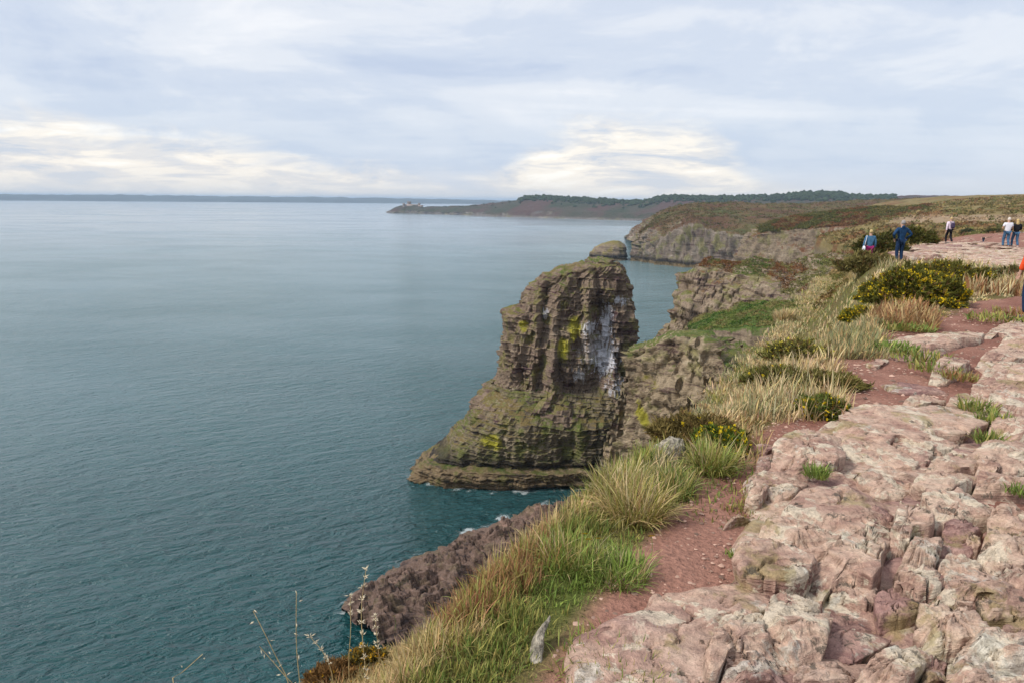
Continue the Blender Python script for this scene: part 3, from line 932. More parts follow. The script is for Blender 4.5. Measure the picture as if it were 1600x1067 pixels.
    P, F, wl = rock_mass(rows, 200, 80, True, bed=1.6, a_bed=0.7, a_block=0.9, a_crack=0.6, block=4.0, a_gully=2.5, g_sc=0.07, top_amp=1.2, top_sc=0.12, fine=0.5, seed=27.0, sgn=1.0)
    root = thing('rocky_islet', 'low rocky islet with yellow green top off the far headland', 'islet', (cx[0], cx[1], SEA))
    part('rock', P, F, mat_cliff('islet_rock', sc=0.5, lich=0.7, lichen=(0.24, 0.20, 0.05), turf_n=(0.5, 0.8), turf=((0.14, 0.13, 0.03), (0.2, 0.16, 0.05))), root)
    # dark shelf of rock at the foot of the cliffs
    s0 = np.array([atz(a, b, SEA - 0.4) for a, b in ((528, 952), (545, 930), (585, 905), (618, 878), (680, 846), (755, 820), (826, 792), (878, 776), (900, 785))])
    s1 = np.array([atz(a, b, SEA + 1.6) for a, b in ((545, 955), (562, 935), (605, 905), (640, 882), (700, 850), (770, 826), (838, 798), (884, 784), (905, 790))])
    s2 = np.array([atz(a, b, SEA + 4.4) for a, b in ((575, 975), (600, 955), (640, 930), (690, 880), (740, 855), (800, 835), (860, 815), (900, 800), (925, 800))])
    s3 = np.array([atz(a, b, SEA + 5.5) for a, b in ((620, 1020), (660, 1000), (700, 985), (760, 950), (820, 925), (880, 900), (930, 880), (960, 870), (990, 860))])
    s4 = drop(s3, SEA - 1, (12, -14))
    P, F, wl = rock_mass([s0, s1, s2, s3, s4], 560, 220, False, bed=0.7, a_bed=0.5, a_block=0.6, a_crack=0.4, block=2.2, a_gully=1.6, g_sc=0.14, top_amp=2.6, top_sc=0.16, fine=0.35, seed=30.0, wall=(0.85, 0.995))
    hh = 6.0 * fbm(P * np.array([0.17, 0.21, 0.05]) + 4.4, 5) + 1.2 * fbm(P * 0.6, 3)
    hq = hh / 0.8
    P[:, 2] += (0.12 * hh + 0.88 * 0.8 * (np.floor(hq) + sstep(hq - np.floor(hq), 0.75, 1.0))) * sstep(P[:, 2], SEA + 0.2, SEA + 3.0)
    o = link('rock_shelf', mesh_data('rock_shelf', P, F, mat_cliff('dark_shelf', tan=(0.150, 0.100, 0.078), dark=(0.060, 0.042, 0.038), pale=(0.28, 0.18, 0.14), lichen=(0.10, 0.10, 0.03), sc=1.6,
                                                                  lich=0.25, turf_n=(2.0, 3.0), tide=False)))
    tag(o, 'dark wet rock shelf at the water below the grassy brink', 'rock shelf')


build_cliffs()

# ------------------------------------------------------------------ far land
def build_far():
    sky = [(604, 333), (612, 328), (626, 322), (640, 319), (655, 322), (662, 325), (672, 323), (700, 323), (735, 321), (780, 317), (808, 313), (820, 308), (850, 307), (900, 310), (945, 312), (975, 315),
           (1012, 314), (1030, 308), (1060, 307), (1100, 308), (1150, 308), (1200, 306), (1250, 303), (1300, 303), (1330, 306), (1400, 306), (1500, 306), (1640, 306)]
    wat = [(604, 333.5), (640, 334), (700, 336), (800, 340), (900, 343), (1030, 346.5), (1150, 349), (1300, 352), (1640, 356)]
    n = 60
    px = np.concatenate([np.linspace(604, 700, 26), np.linspace(706, 1640, 90)])
    base, rim, mid, crest, back = [], [], [], [], []
    for p in px:
        b = atz(p, float(interp(p, wat)), SEA)
        D = math.hypot(b[0], b[1])
        sy = float(interp(p, sky))
        cr = atd(p, sy, D + np.interp(p, [604, 660, 820, 1640], [25, 60, 260, 420]))
        cr[2] = max(cr[2], SEA + 1.5)
        base.append(b)
        h = cr[2] - SEA
        r = b + (cr - b) * 0.10; r[2] = SEA + 0.34 * h
        m_ = b + (cr - b) * 0.5; m_[2] = SEA + 0.72 * h
        rim.append(r); mid.append(m_); crest.append(cr)
        bk = cr * 1.10; bk[2] = SEA + 0.4 * h
        back.append(bk)
    rows = [np.array(a) for a in (drop(back, SEA - 2, (0, 100)), back, crest, mid, rim, base, drop(base, SEA - 3, (0, -4)))]
    P, F, wl = rock_mass(rows, 700, 150, False, bed=6.0, a_bed=1.5, a_block=3.0, a_crack=2.0, block=14.0, a_gully=26.0, g_sc=0.011, top_amp=5.0, top_sc=0.02, fine=2.0, seed=33.0, wall=(0.4, 0.85))
    m = mat_cliff('wooded_headland', sc=0.12, lich=0.4, tan=(0.14, 0.12, 0.105), dark=(0.05, 0.042, 0.042), pale=(0.36, 0.33, 0.29), turf_n=(0.38, 0.68), turf=((0.030, 0.042, 0.018), (0.062, 0.052, 0.032)),
                  turf_lo=-49.0, bracken=(0.006, (0.080, 0.044, 0.034)), tide=False)
    o = link('headland', mesh_data('headland', P, F, m))
    tag(o, 'long wooded headland reaching into the sea with a fort at its tip', 'headland', kind='structure')
    # woods along its crest: many small crowns
    V, Fc, C = [], [], []
    ico = np.array([[0, 0, 1], [.9, 0, .3], [.28, .85, .35], [-.72, .53, .3], [-.72, -.53, .35], [.28, -.85, .3], [.5, .5, -.5], [-.6, 0, -.5], [.4, -.6, -.5]])
    tf = np.array([[0, 1, 2], [0, 2, 3], [0, 3, 4], [0, 4, 5], [0, 5, 1], [1, 6, 2], [2, 7, 3], [3, 7, 4], [4, 8, 5], [5, 8, 1], [2, 6, 7], [4, 7, 8], [1, 8, 6]])
    k = 0
    for i in range(2600):
        p = random.uniform(660, 1400)
        u = random.random()
        if p < 810:
            if u > 0.18: continue
            hh = random.uniform(2, 5)
        else:
            hh = random.uniform(5, 11) * (1.0 + 0.4 * (1245 < p < 1325))
        b = atz(p, float(interp(p, wat)), SEA); D = math.hypot(b[0], b[1])
        back_ = np.interp(p, [604, 660, 820, 1640], [25, 60, 260, 420])
        f = 1.0 - abs(random.gauss(0, 0.22))
        cr = atd(p, float(interp(p, sky)), D + back_)
        q = b + (cr - b) * max(f, 0.35)
        h = cr[2] - SEA
        z = SEA + h * np.interp(f, [0.1, 0.5, 1.0], [0.34, 0.72, 1.0])
        w = hh * random.uniform(0.6, 1.0)
        v = ico * np.array([w, w, hh * 0.6]) * np.random.default_rng(i).uniform(0.7, 1.25, (9, 1)) + np.array([q[0], q[1], z + hh * 0.22])
        V.append(v); Fc.append(tf + 9 * k); k += 1
        C.append(np.tile(np.array([0.030, 0.046, 0.018]) * random.uniform(0.7, 1.5), (9, 1)))
    o = link('wood', mesh_data('wood', np.vstack(V), np.vstack(Fc), M_SHRUB, col=np.vstack(C)))
    tag(o, 'dark green wood along the crest of the far headland', 'wood', kind='stuff')
    # far low coast along the horizon
    top = [(-900, 298), (0, 304.0), (60, 304.6), (150, 304.2), (300, 306.5), (430, 308.0), (600, 309.8), (700, 312.2), (790, 313.5), (900, 315.0), (1100, 318)]
    px = np.linspace(-700, 1100, 220)
    D = 9500.0
    cr, ba = [], []
    for p in px:
        b = atd(p, 300, D); b[2] = SEA
        c = atd(p, float(interp(p, top)), D + 700)
        c[2] += 9 * float(perlin(np.array([[p * 0.06, 1.5, 0.0]]))[0]) + 6 * float(perlin(np.array([[p * 0.25, 4.5, 0.0]]))[0])
        ba.append(b); cr.append(c)
    ba, cr = np.array(ba), np.array(cr)
    rows = [drop(cr, SEA - 3, (0, 1500)), cr * np.array([1.05, 1.05, 1.0]), cr, ba + (cr - ba) * np.array([0.3, 0.3, 0.6]), ba, drop(ba, SEA - 3, (0, -10))]
    Gd = loft(rows, 500, 26)
    P = Gd.reshape(-1, 3)
    P[:, 2] += 5 * fbm(P * 0.006, 3)
    o = link('coast', mesh_data('coast', P, grid_faces(26, 500), plain('far_coast', (0.035, 0.045, 0.04), 0.95, 0.5, 0.004)))
    tag(o, 'low blue coast along the horizon', 'coast', kind='structure')


build_far()


# ------------------------------------------------------------------ bare rock: outcrops of slabs along the path
def c5(*p): return [(1100 + a / 2.498, 640 + b / 2.499) for a, b in p]
def c6(*p): return [(1150 + a / 3.556, 380 + b / 3.557) for a, b in p]
def c7(*p): return [(800 + a / 2.7565, 680 + b / 2.757) for a, b in p]


def slab_mesh(plan, top, depth, wear, seed, zbase=None, lump=1.0, p=12.0, tilt=(0, 0)):
    """one weathered slab from its plan outline: bedded sides, rounded brow, lumpy terraced top"""
    plan = np.asarray(plan, float)[:, :2]
    per = np.linalg.norm(np.roll(plan, -1, 0) - plan, axis=1).sum()
    dist = max(1.5, float(np.hypot(*plan.mean(0))))
    px = dist / 683.0
    n = int(np.clip(per / (px * 2.2), 40, 260))
    out = 0.6 * resample(plan, n, True, False) + 0.4 * resample(plan, n, True, True)
    c = out.mean(0)
    out = c + (out - c) * 1.03
    size = np.sqrt(np.abs(np.cross(out - c, np.roll(out, -1, 0) - c).sum()) / 2)
    k = int(np.clip(size * 0.5 / (px * 2.4), 8, 70))
    ks = 7
    rr = np.concatenate([np.array([0.97, 0.99, 1.0, 1.01, 1.01, 1.005, 1.0]), 1 - np.linspace(0, 1, k + 1)[1:] ** 1.5 * 0.995])
    zz = np.concatenate([np.linspace(-depth, 0.0, ks), top * (1 - rr[ks:] ** p) ** (1 / p)])
    th = np.arange(n) * 2 * math.pi / n
    X = c[0] + (out[None, :, 0] - c[0]) * rr[:, None]
    Y = c[1] + (out[None, :, 1] - c[1]) * rr[:, None]
    g = G(X, Y) if zbase is None else np.full(X.shape, zbase)
    rs_ = random.Random(int(seed * 10))
    Zr = np.repeat(zz[:, None], n, 1)
    for _ in range(5):                                       # broken corners: planes that cut the brow
        ph = rs_.uniform(0, 2 * math.pi); d0 = rs_.uniform(0.26, 0.55); sl = rs_.uniform(0.4, 1.5)
        dd_ = ((X - c[0]) * math.cos(ph) + (Y - c[1]) * math.sin(ph)) / max(size, 0.05)
        dd_ = dd_ + 0.05 * np.sin(X * 9 + ph) * np.cos(Y * 7)
        cut = top * (1 - sl * np.clip(dd_ - d0, 0, None) - 0.10 * (dd_ > d0))
        Zr = np.where(Zr > 0, np.maximum(np.minimum(Zr, cut), 0.12 * top * (Zr > 0)), Zr)
    Z = g + Zr + tilt[0] * (X - c[0]) + tilt[1] * (Y - c[1])
    P = np.stack([X, Y, Z], -1)
    flat = P.reshape(-1, 3)
    w_top = np.repeat(np.clip((zz + 0.4 * top) / (1.4 * top), 0, 1), n)
    sc = 1.0 / max(size, 0.15)
    ca, sa = math.cos(0.32), math.sin(0.32)
    ru, rv = flat[:, 0] * ca + flat[:, 1] * sa, flat[:, 1] * ca - flat[:, 0] * sa
    h = 0.55 * fbm(np.stack([ru * 0.8, rv * 2.6, flat[:, 2] * 0.4], 1) * sc * 1.3 + seed, 4) * lump
    q = 0.16
    hq = h / q
    h = (h * 0.25 + 0.75 * q * (np.floor(hq) + sstep(hq - np.floor(hq), 0.78, 1.0)))
    flat[:, 2] += w_top * (0.045 + 0.45 * min(top, 0.15)) * h
    # cracks across the top
    cr = np.abs(fbm(flat * np.array([1.0, 1.0, 0.3]) * sc * 1.5 + seed * 2.3 + 5, 3))
    flat[:, 2] -= w_top * np.minimum(0.25 * top, 0.06) * (1 - sstep(cr, 0.0, 0.035))
    # sides: thin beds, standing out and drawn back
    nr = flat[:, :2] - c
    nr /= np.linalg.norm(nr, axis=1)[:, None] + 1e-9
    bed = 0.045 * max(1.0, dist / 5)
    bz = flat[:, 2] / bed + 1.5 * perlin(flat * 1.5 + seed)
    kb = np.floor(bz)
    o = (hsh(kb, np.full(len(kb), seed)) - 0.6) * bed * 0.8 + 0.03 * size * fbm(flat * 3.0 * sc + seed + 3, 3)
    ws = np.repeat(sstep(rr, 0.80, 0.97), n)
    flat[:, :2] += nr * (o * ws)[:, None]
    flat += (0.0065 * min(dist, 6) ** 0.5) * np.stack([fbm(flat * 9 + s_, 3) for s_ in (1.1, 7.7, 13.3)], 1)
    F = grid_faces(len(rr), n, True)
    wv = np.clip(wear + 0.6 * n2(flat[:, 0], flat[:, 1], 1.1, 3, seed), 0, 1)
    return flat, F, wv


def place(poly, top):
    return np.array([ground_at(a, b, top * 0.55) for a, b in poly])


OUT = {}


def outcrop(key, label, ref):
    g = ground_at(*ref)
    OUT[key] = thing('rock_outcrop', label, 'rock outcrop', tuple(g), 'bare rock outcrops along the path')
    return OUT[key]


SLAB_N = [0]


def add_slab(key, poly, top=0.12, depth=0.25, wear=0.15, **kw):
    SLAB_N[0] += 1
    top *= 0.82
    r_ = random.Random(SLAB_N[0])
    kw.setdefault('tilt', (r_.uniform(-0.07, 0.05), r_.uniform(-0.03, 0.06)))
    P, F, w = slab_mesh(place(poly, top), top, depth, wear, SLAB_N[0] * 3.7, **kw)
    return part('slab', P, F, M_SLAB, OUT[key], attrs={'wear': w})


def build_rocks():
    outcrop('worn', 'smooth worn pink slab with two rounded boulders at the near end of the path', (1150, 980))
    outcrop('ledge', 'broad pale pink ledge of layered slabs in the middle of the path', (1300, 780))
    outcrop('jumble', 'jumble of lichened boulders with dark gaps at the near right', (1500, 900))
    outcrop('right', 'line of pale slabs along the right side of the path, grass in their joints', (1560, 620))
    outcrop('step', 'flat pale slab lying across the path beyond the bend', (1440, 535))
    A = add_slab
    # worn slab group
    A('worn', c7((300, 960), (330, 850), (430, 790), (560, 750), (600, 690), (780, 665), (900, 650), (1060, 645), (1180, 675), (1120, 740), (1080, 790), (950, 830), (860, 930), (850, 1060), (700, 1090), (560, 1060), (400, 1010)),
      0.10, 0.3, 0.35, lump=0.7, tilt=(0.05, -0.02))
    A('worn', c5((240, 800), (260, 760), (340, 715), (420, 742), (462, 780), (420, 805), (330, 805), (250, 832)), 0.13, 0.2, 0.0)
    A('worn', c5((235, 870), (250, 805), (330, 795), (390, 800), (450, 790), (500, 800), (480, 880), (460, 960), (440, 1012), (360, 1005), (290, 940), (250, 905)), 0.17, 0.25, 0.2)
    A('worn', c5((430, 1010), (450, 900), (480, 790), (560, 755), (640, 800), (700, 850), (720, 900), (640, 960), (560, 1000)), 0.05, 0.2, 0.95, lump=0.8)
    A('worn', c5((-5, 975), (30, 900), (100, 840), (200, 812), (238, 830), (245, 890), (300, 960), (340, 1000), (290, 1010), (180, 990), (90, 990), (50, 1045), (0, 1045)), 0.16, 0.3, 0.05)
    A('worn', c5((55, 1085), (75, 1003), (150, 995), (290, 1015), (350, 1040), (340, 1100), (150, 1110)), 0.13, 0.3, 0.55)
    A('worn', c5((340, 1085), (380, 1012), (480, 1020), (580, 1014), (605, 1035), (570, 1090), (450, 1100)), 0.12, 0.3, 0.4)
    # ledge group
    A('ledge', c6((590, 1010), (605, 945), (660, 918), (760, 918), (870, 928), (1000, 945), (1130, 922), (1280, 915), (1400, 952), (1400, 1010), (1330, 1040), (1260, 1080), (1130, 1075), (980, 1085), (820, 1075), (700, 1060)),
      0.16, 0.3, 0.15, lump=0.6, tilt=(-0.02, 0.0))
    A('ledge', c5((535, 45), (620, 25), (800, 70), (900, 110), (990, 148), (930, 168), (850, 150), (770, 125), (700, 140), (640, 125), (540, 120), (505, 90)), 0.14, 0.25, 0.1)
    A('ledge', c5((255, 200), (285, 145), (340, 105), (420, 82), (480, 86), (530, 112), (545, 150), (540, 205), (480, 235), (400, 228), (340, 245), (280, 240)), 0.19, 0.3, 0.05)
    A('ledge', c5((530, 150), (580, 125), (680, 140), (760, 165), (830, 205), (815, 225), (740, 225), (640, 208), (560, 190)), 0.10, 0.2, 0.2)
    A('ledge', c5((740, 130), (800, 125), (860, 150), (895, 180), (880, 205), (800, 195), (740, 165)), 0.09, 0.2, 0.55)
    A('ledge', c5((400, 235), (450, 205), (530, 195), (545, 215), (500, 240), (430, 245)), 0.08, 0.2, 0.35)
    A('ledge', c5((180, 312), (225, 258), (320, 243), (390, 250), (412, 288), (370, 306), (300, 303), (220, 314)), 0.09, 0.2, 0.25)
    A('ledge', c5((420, 300), (470, 250), (560, 225), (640, 240), (600, 265), (590, 300), (520, 330), (450, 325)), 0.05, 0.2, 0.4)
    A('ledge', c5((588, 278), (640, 250), (740, 248), (860, 262), (835, 292), (740, 303), (650, 304), (600, 294)), 0.10, 0.15, 0.0)
    A('ledge', c5((648, 335), (665, 306), (760, 298), (795, 318), (765, 352), (680, 350)), 0.08, 0.2, 0.05)
    A('ledge', c5((300, 420), (360, 350), (450, 322), (540, 328), (610, 320), (660, 350), (740, 372), (735, 440), (690, 470), (610, 500), (540, 520), (480, 545), (420, 520), (330, 480)), 0.15, 0.3, 0.2)
    A('ledge', c5((560, 430), (600, 395), (680, 380), (738, 400), (730, 445), (660, 465), (590, 460)), 0.12, 0.2, 0.75)
    A('ledge', c5((222, 490), (250, 445), (310, 422), (380, 470), (480, 520), (530, 520), (480, 560), (420, 578), (330, 548), (250, 520)), 0.15, 0.3, 0.05)
    A('ledge', c5((116, 625), (150, 560), (205, 528), (260, 545), (330, 552), (400, 588), (445, 605), (420, 645), (380, 685), (300, 698), (200, 682), (140, 664)), 0.20, 0.3, 0.0)
    A('ledge', c5((398, 700), (430, 620), (480, 570), (560, 520), (640, 490), (722, 465), (722, 540), (700, 600), (692, 660), (650, 705), (560, 665), (500, 690), (445, 745), (412, 725)), 0.18, 0.35, 0.05)
    A('ledge', c5((478, 745), (520, 682), (580, 665), (650, 700), (665, 740), (640, 780), (560, 752)), 0.10, 0.2, 0.15)
    # jumble
    A('jumble', c5((700, 585), (730, 500), (742, 430), (762, 380), (800, 325), (850, 340), (900, 420), (890, 480), (820, 500), (780, 560), (740, 610), (712, 640)), 0.20, 0.35, 0.05)
    A('jumble', c5((850, 345), (960, 352), (1000, 322), (1060, 335), (1145, 395), (1110, 432), (1010, 440), (955, 470), (905, 470), (880, 410)), 0.16, 0.3, 0.1)
    A('jumble', c5((800, 310), (850, 270), (950, 260), (1050, 262), (1046, 300), (990, 322), (955, 345), (900, 345), (840, 335)), 0.14, 0.3, 0.1)
    A('jumble', c5((745, 640), (800, 560), (830, 490), (900, 470), (930, 520), (915, 600), (880, 630), (830, 655), (765, 665)), 0.17, 0.35, 0.35)
    A('jumble', c5((925, 495), (955, 455), (1060, 448), (1090, 470), (1030, 518), (960, 520)), 0.14, 0.35, 0.95)
    A('jumble', c5((905, 560), (930, 520), (1020, 520), (1070, 550), (1030, 590), (950, 600)), 0.08, 0.3, 0.9)
    A('jumble', c5((1022, 530), (1040, 500), (1075, 510), (1070, 555), (1035, 560)), 0.12, 0.2, 0.3)
    A('jumble', c5((912, 630), (940, 588), (1010, 598), (1080, 620), (1105, 650), (1000, 668), (930, 668)), 0.12, 0.25, 0.0)
    A('jumble', c5((1065, 580), (1110, 520), (1180, 488), (1270, 495), (1290, 620), (1160, 642), (1100, 620)), 0.20, 0.35, 0.0)
    A('jumble', c5((1105, 450), (1150, 415), (1280, 425), (1290, 490), (1170, 492), (1120, 475)), 0.20, 0.3, 0.0)
    A('jumble', c5((1155, 670), (1190, 628), (1280, 625), (1300, 740), (1190, 715)), 0.18, 0.3, 0.45)
    A('jumble', c5((745, 695), (790, 658), (870, 652), (935, 670), (905, 722), (850, 735), (760, 720)), 0.20, 0.3, 0.0)
    A('jumble', c5((650, 790), (670, 730), (760, 715), (850, 740), (880, 760), (840, 830), (740, 845), (680, 850)), 0.12, 0.3, 0.95)
    A('jumble', c5((890, 760), (960, 672), (1060, 655), (1160, 675), (1280, 760), (1280, 800), (1120, 770), (1000, 768), (920, 790)), 0.16, 0.35, 0.35)
    A('jumble', c5((828, 890), (845, 818), (900, 806), (1010, 828), (1140, 885), (1135, 925), (1000, 940), (930, 950), (850, 940)), 0.22, 0.35, 0.0)
    A('jumble', c5((1060, 800), (1150, 762), (1290, 788), (1290, 845), (1110, 842)), 0.18, 0.3, 0.15)
    A('jumble', c5((1150, 880), (1200, 845), (1300, 850), (1310, 920), (1200, 925)), 0.14, 0.3, 0.5)
    A('jumble', c5((950, 975), (1000, 940), (1120, 928), (1280, 928), (1290, 1045), (1100, 1045), (980, 1025)), 0.24, 0.35, 0.0)
    A('jumble', c5((945, 1095), (965, 1030), (1090, 1050), (1290, 1052), (1290, 1130), (1000, 1130)), 0.20, 0.35, 0.05)
    A('jumble', c5((580, 1090), (640, 1005), (740, 955), (835, 940), (905, 965), (875, 1010), (820, 1090), (700, 1110)), 0.18, 0.3, 0.3)
    A('jumble', c5((815, 1090), (870, 1010), (945, 990), (948, 1095), (880, 1110)), 0.12, 0.3, 0.75)
    A('jumble', c5((880, 795), (900, 785), (915, 800), (905, 812), (875, 812)), 0.20, 0.1, 0.0)
    A('jumble', c5((955, 800), (985, 790), (1050, 820), (1045, 832), (985, 822)), 0.22, 0.1, 0.0)
    # right-hand line
    A('right', c5((1050, 300), (1062, 260), (1150, 262), (1280, 285), (1290, 330), (1150, 318), (1060, 312)), 0.14, 0.25, 0.15)
    A('right', c5((820, 245), (900, 210), (990, 180), (1060, 185), (1075, 215), (1060, 240), (980, 245), (900, 255)), 0.10, 0.2, 0.25)
    A('right', c5((1030, 180), (1080, 148), (1160, 128), (1280, 108), (1290, 190), (1160, 200), (1080, 205)), 0.16, 0.25, 0.1)
    A('right', c5((1058, 240), (1075, 208), (1140, 200), (1140, 255), (1080, 262)), 0.12, 0.2, 0.55)
    A('right', c5((1140, 215), (1200, 195), (1290, 195), (1290, 245), (1150, 245)), 0.13, 0.2, 0.35)
    A('right', c5((1108, 122), (1140, 62), (1270, 40), (1280, 105), (1165, 130)), 0.22, 0.3, 0.0)
    A('right', c6((1250, 530), (1390, 497), (1470, 468), (1620, 425), (1640, 495), (1520, 525), (1460, 500), (1370, 540)), 0.12, 0.2, 0.1)
    A('right', c6((1450, 560), (1500, 522), (1640, 498), (1640, 580), (1520, 580)), 0.14, 0.2, 0.1)
    A('right', c6((1335, 665), (1400, 620), (1500, 600), (1640, 588), (1640, 645), (1480, 665), (1390, 695)), 0.14, 0.2, 0.05)
    A('right', c6((1320, 765), (1390, 702), (1480, 670), (1640, 655), (1640, 770), (1480, 785), (1380, 775)), 0.16, 0.25, 0.05)
    A('right', c6((1300, 855), (1330, 800), (1420, 788), (1425, 845), (1350, 866)), 0.12, 0.2, 0.2)
    A('right', c6((1408, 865), (1420, 800), (1500, 783), (1640, 775), (1640, 875), (1500, 895)), 0.17, 0.25, 0.0)
    A('right', c6((1455, 965), (1500, 890), (1640, 868), (1650, 995), (1540, 1015), (1480, 1015)), 0.18, 0.3, 0.0)
    A('right', c6((1405, 1075), (1430, 1012), (1540, 1002), (1640, 992), (1650, 1090), (1500, 1100)), 0.18, 0.3, 0.05)
    A('right', c6((1165, 895), (1260, 850), (1385, 870), (1402, 925), (1290, 910)), 0.10, 0.2, 0.15)
    A('step', c6((770, 595), (800, 545), (900, 525), (1000, 514), (1130, 514), (1260, 502), (1380, 498), (1350, 535), (1210, 568), (1100, 582), (950, 592), (830, 612)), 0.14, 0.25, 0.15, lump=0.6)
    A('step', c6((830, 612), (960, 594), (1110, 585), (1180, 600), (1120, 640), (960, 650), (860, 640)), 0.05, 0.2, 0.8, lump=0.5)
    # the bedrock between and under the slabs
    reg_px = [(905, 1005), (1000, 962), (1150, 905), (1145, 865), (1175, 790), (1165, 770), (1190, 715), (1290, 665), (1320, 640), (1440, 632), (1545, 640), (1500, 690), (1600, 560), (1560, 540), (1760, 520),
              (1900, 700), (1900, 1200), (905, 1200)]
    reg = np.array([ground_at(*p) for p in reg_px])[:, :2]
    xs = np.linspace(0.0, 6.2, 330); ys = np.linspace(1.4, 8.0, 350)
    X, Y = np.meshgrid(xs, ys)
    x, y = X.ravel(), Y.ravel()
    d = polydist(x, y, reg) + 0.10 * n2(x, y, 1.6, 3, 3.0)
    h = 0.11 * n2(x, y * 1.6, 0.9, 4, 14.0) + 0.05 * n2(x, y, 3.0, 3, 15.0)
    hq = h / 0.04
    h = 0.35 * h + 0.65 * 0.04 * (np.floor(hq) + sstep(hq - np.floor(hq), 0.6, 1.0))
    z = G(x, y) + np.clip(d * 0.9, -0.25, 0.03) + h * sstep(d, -0.05, 0.2) + 0.006 * fbm(np.stack([x, y, h], 1) * 14, 3)
    Fq = grid_faces(350, 330)
    keep = (d[Fq] > -0.18).any(1)
    Fq = Fq[keep]
    used = np.unique(Fq); mp = np.full(len(x), -1); mp[used] = np.arange(len(used))
    P = np.stack([x, y, z], 1)[used]
    wv = np.clip(0.55 + 0.9 * n2(x, y, 1.2, 3, 9.0), 0, 1)[used]
    part('bedrock', P, mp[Fq], M_SLAB, OUT['ledge'], smooth=True, attrs={'wear': wv})
    # loose stones on and beside the soil
    def stone(poly, label, top=0.08, wear=0.3):
        SLAB_N[0] += 1
        pl = place(poly, top)
        c = pl.mean(0)
        r = thing('stone', label, 'stone', (c[0], c[1], float(G(c[0], c[1]))), 'stones lying on the path')
        P, F, w = slab_mesh(pl, top, 0.12, wear, SLAB_N[0] * 3.7)
        part('rock', P, F, M_SLAB, r, smooth=True, attrs={'wear': w})
    stone(c6((1078, 742), (1100, 690), (1160, 642), (1220, 624), (1290, 640), (1302, 682), (1250, 712), (1170, 748)), 'square pale stone on the right edge of the soil path', 0.16, 0.05)
    stone(c6((908, 893), (960, 862), (1060, 855), (1165, 880), (1080, 906), (960, 908)), 'low flat stone half buried where the soil meets the pale ledge', 0.08, 0.15)
    stone(c6((715, 675), (800, 645), (862, 655), (780, 688)), 'thin red flagstone at the left edge of the path below the flat slab', 0.04, 0.6)
    stone(c6((780, 775), (920, 780), (1110, 800), (1195, 832), (1050, 842), (890, 832)), 'long worn flagstone sunk in the red soil of the path', 0.035, 0.65)
    stone(c5((163, 352), (190, 315), (250, 305), (262, 325), (228, 358), (190, 366)), 'small square pink stone at the left foot of the ledge', 0.12, 0.3)
    stone(c5((245, 342), (275, 305), (340, 300), (378, 320), (335, 348), (280, 357)), 'small flat pink stone between the square stone and the ledge', 0.10, 0.35)
    stone(c7((895, 392), (960, 356), (1020, 335), (1052, 350), (990, 372)), 'pointed pink stone lying on the bare soil of the near path', 0.05, 0.5)
    stone(c7((1050, 75), (1065, 48), (1110, 42), (1130, 60), (1100, 82)), 'round pink stone in the grass left of the ledge', 0.07, 0.7)
    stone(c7((1055, 140), (1065, 105), (1105, 100), (1110, 140), (1080, 158)), 'second round pink stone, nearer, against the ledge foot', 0.07, 0.7)
    stone(c7((970, 505), (985, 480), (1025, 475), (1050, 490), (1010, 508)), 'small grey stone at the corner of the pale ledge on the soil', 0.10, 0.0)
    # bare rock shelf where the walkers are: long thin plates
    pav = thing('rock_outcrop', 'low pink rock shelf the walkers cross farther along the path', 'rock outcrop', tuple(ground_at(1500, 385)), 'bare rock outcrops along the path')
    rs = random.Random(5)
    poly = np.array(PAVE)
    n = 0
    for _ in range(900):
        px_, py_ = rs.uniform(1385, 1640), rs.uniform(364, 425)
        g = ground_at(px_, py_)
        if not inpoly(np.array([g[0]]), np.array([g[1]]), PAVE)[0] or g[1] < 18:
            continue
        a = rs.uniform(0.5, 1.9); b = a * rs.uniform(0.3, 0.6); ph = rs.uniform(-0.35, 0.25)
        th = np.linspace(0, 2 * math.pi, 9, endpoint=False) + rs.random()
        ex = a * np.cos(th) * np.array([rs.uniform(0.75, 1.1) for _ in th]); ey = b * np.sin(th) * np.array([rs.uniform(0.75, 1.1) for _ in th])
        pl = np.stack([g[0] + ex * math.cos(ph) - ey * math.sin(ph), g[1] + ex * math.sin(ph) + ey * math.cos(ph)], 1)
        SLAB_N[0] += 1
        P, F, w = slab_mesh(pl, rs.uniform(0.06, 0.18), 0.2, rs.uniform(0.0, 0.7), SLAB_N[0] * 3.7, tilt=(rs.uniform(-.03, .03), rs.uniform(-.02, .04)))
        part('slab', P, F, M_SLAB, pav, smooth=True, attrs={'wear': w})
        n += 1
        if n >= 110: break


build_rocks()

# ------------------------------------------------------------------ grass
PAL = np.array([(0.52, 0.385, 0.18), (0.31, 0.285, 0.080), (0.155, 0.205, 0.045), (0.33, 0.175, 0.080), (0.265, 0.26, 0.125), (0.58, 0.46, 0.255), (0.225, 0.295, 0.062)])
STRAW, OLIVE, GREEN, RUST, GREY, PALE, FRESH = range(7)


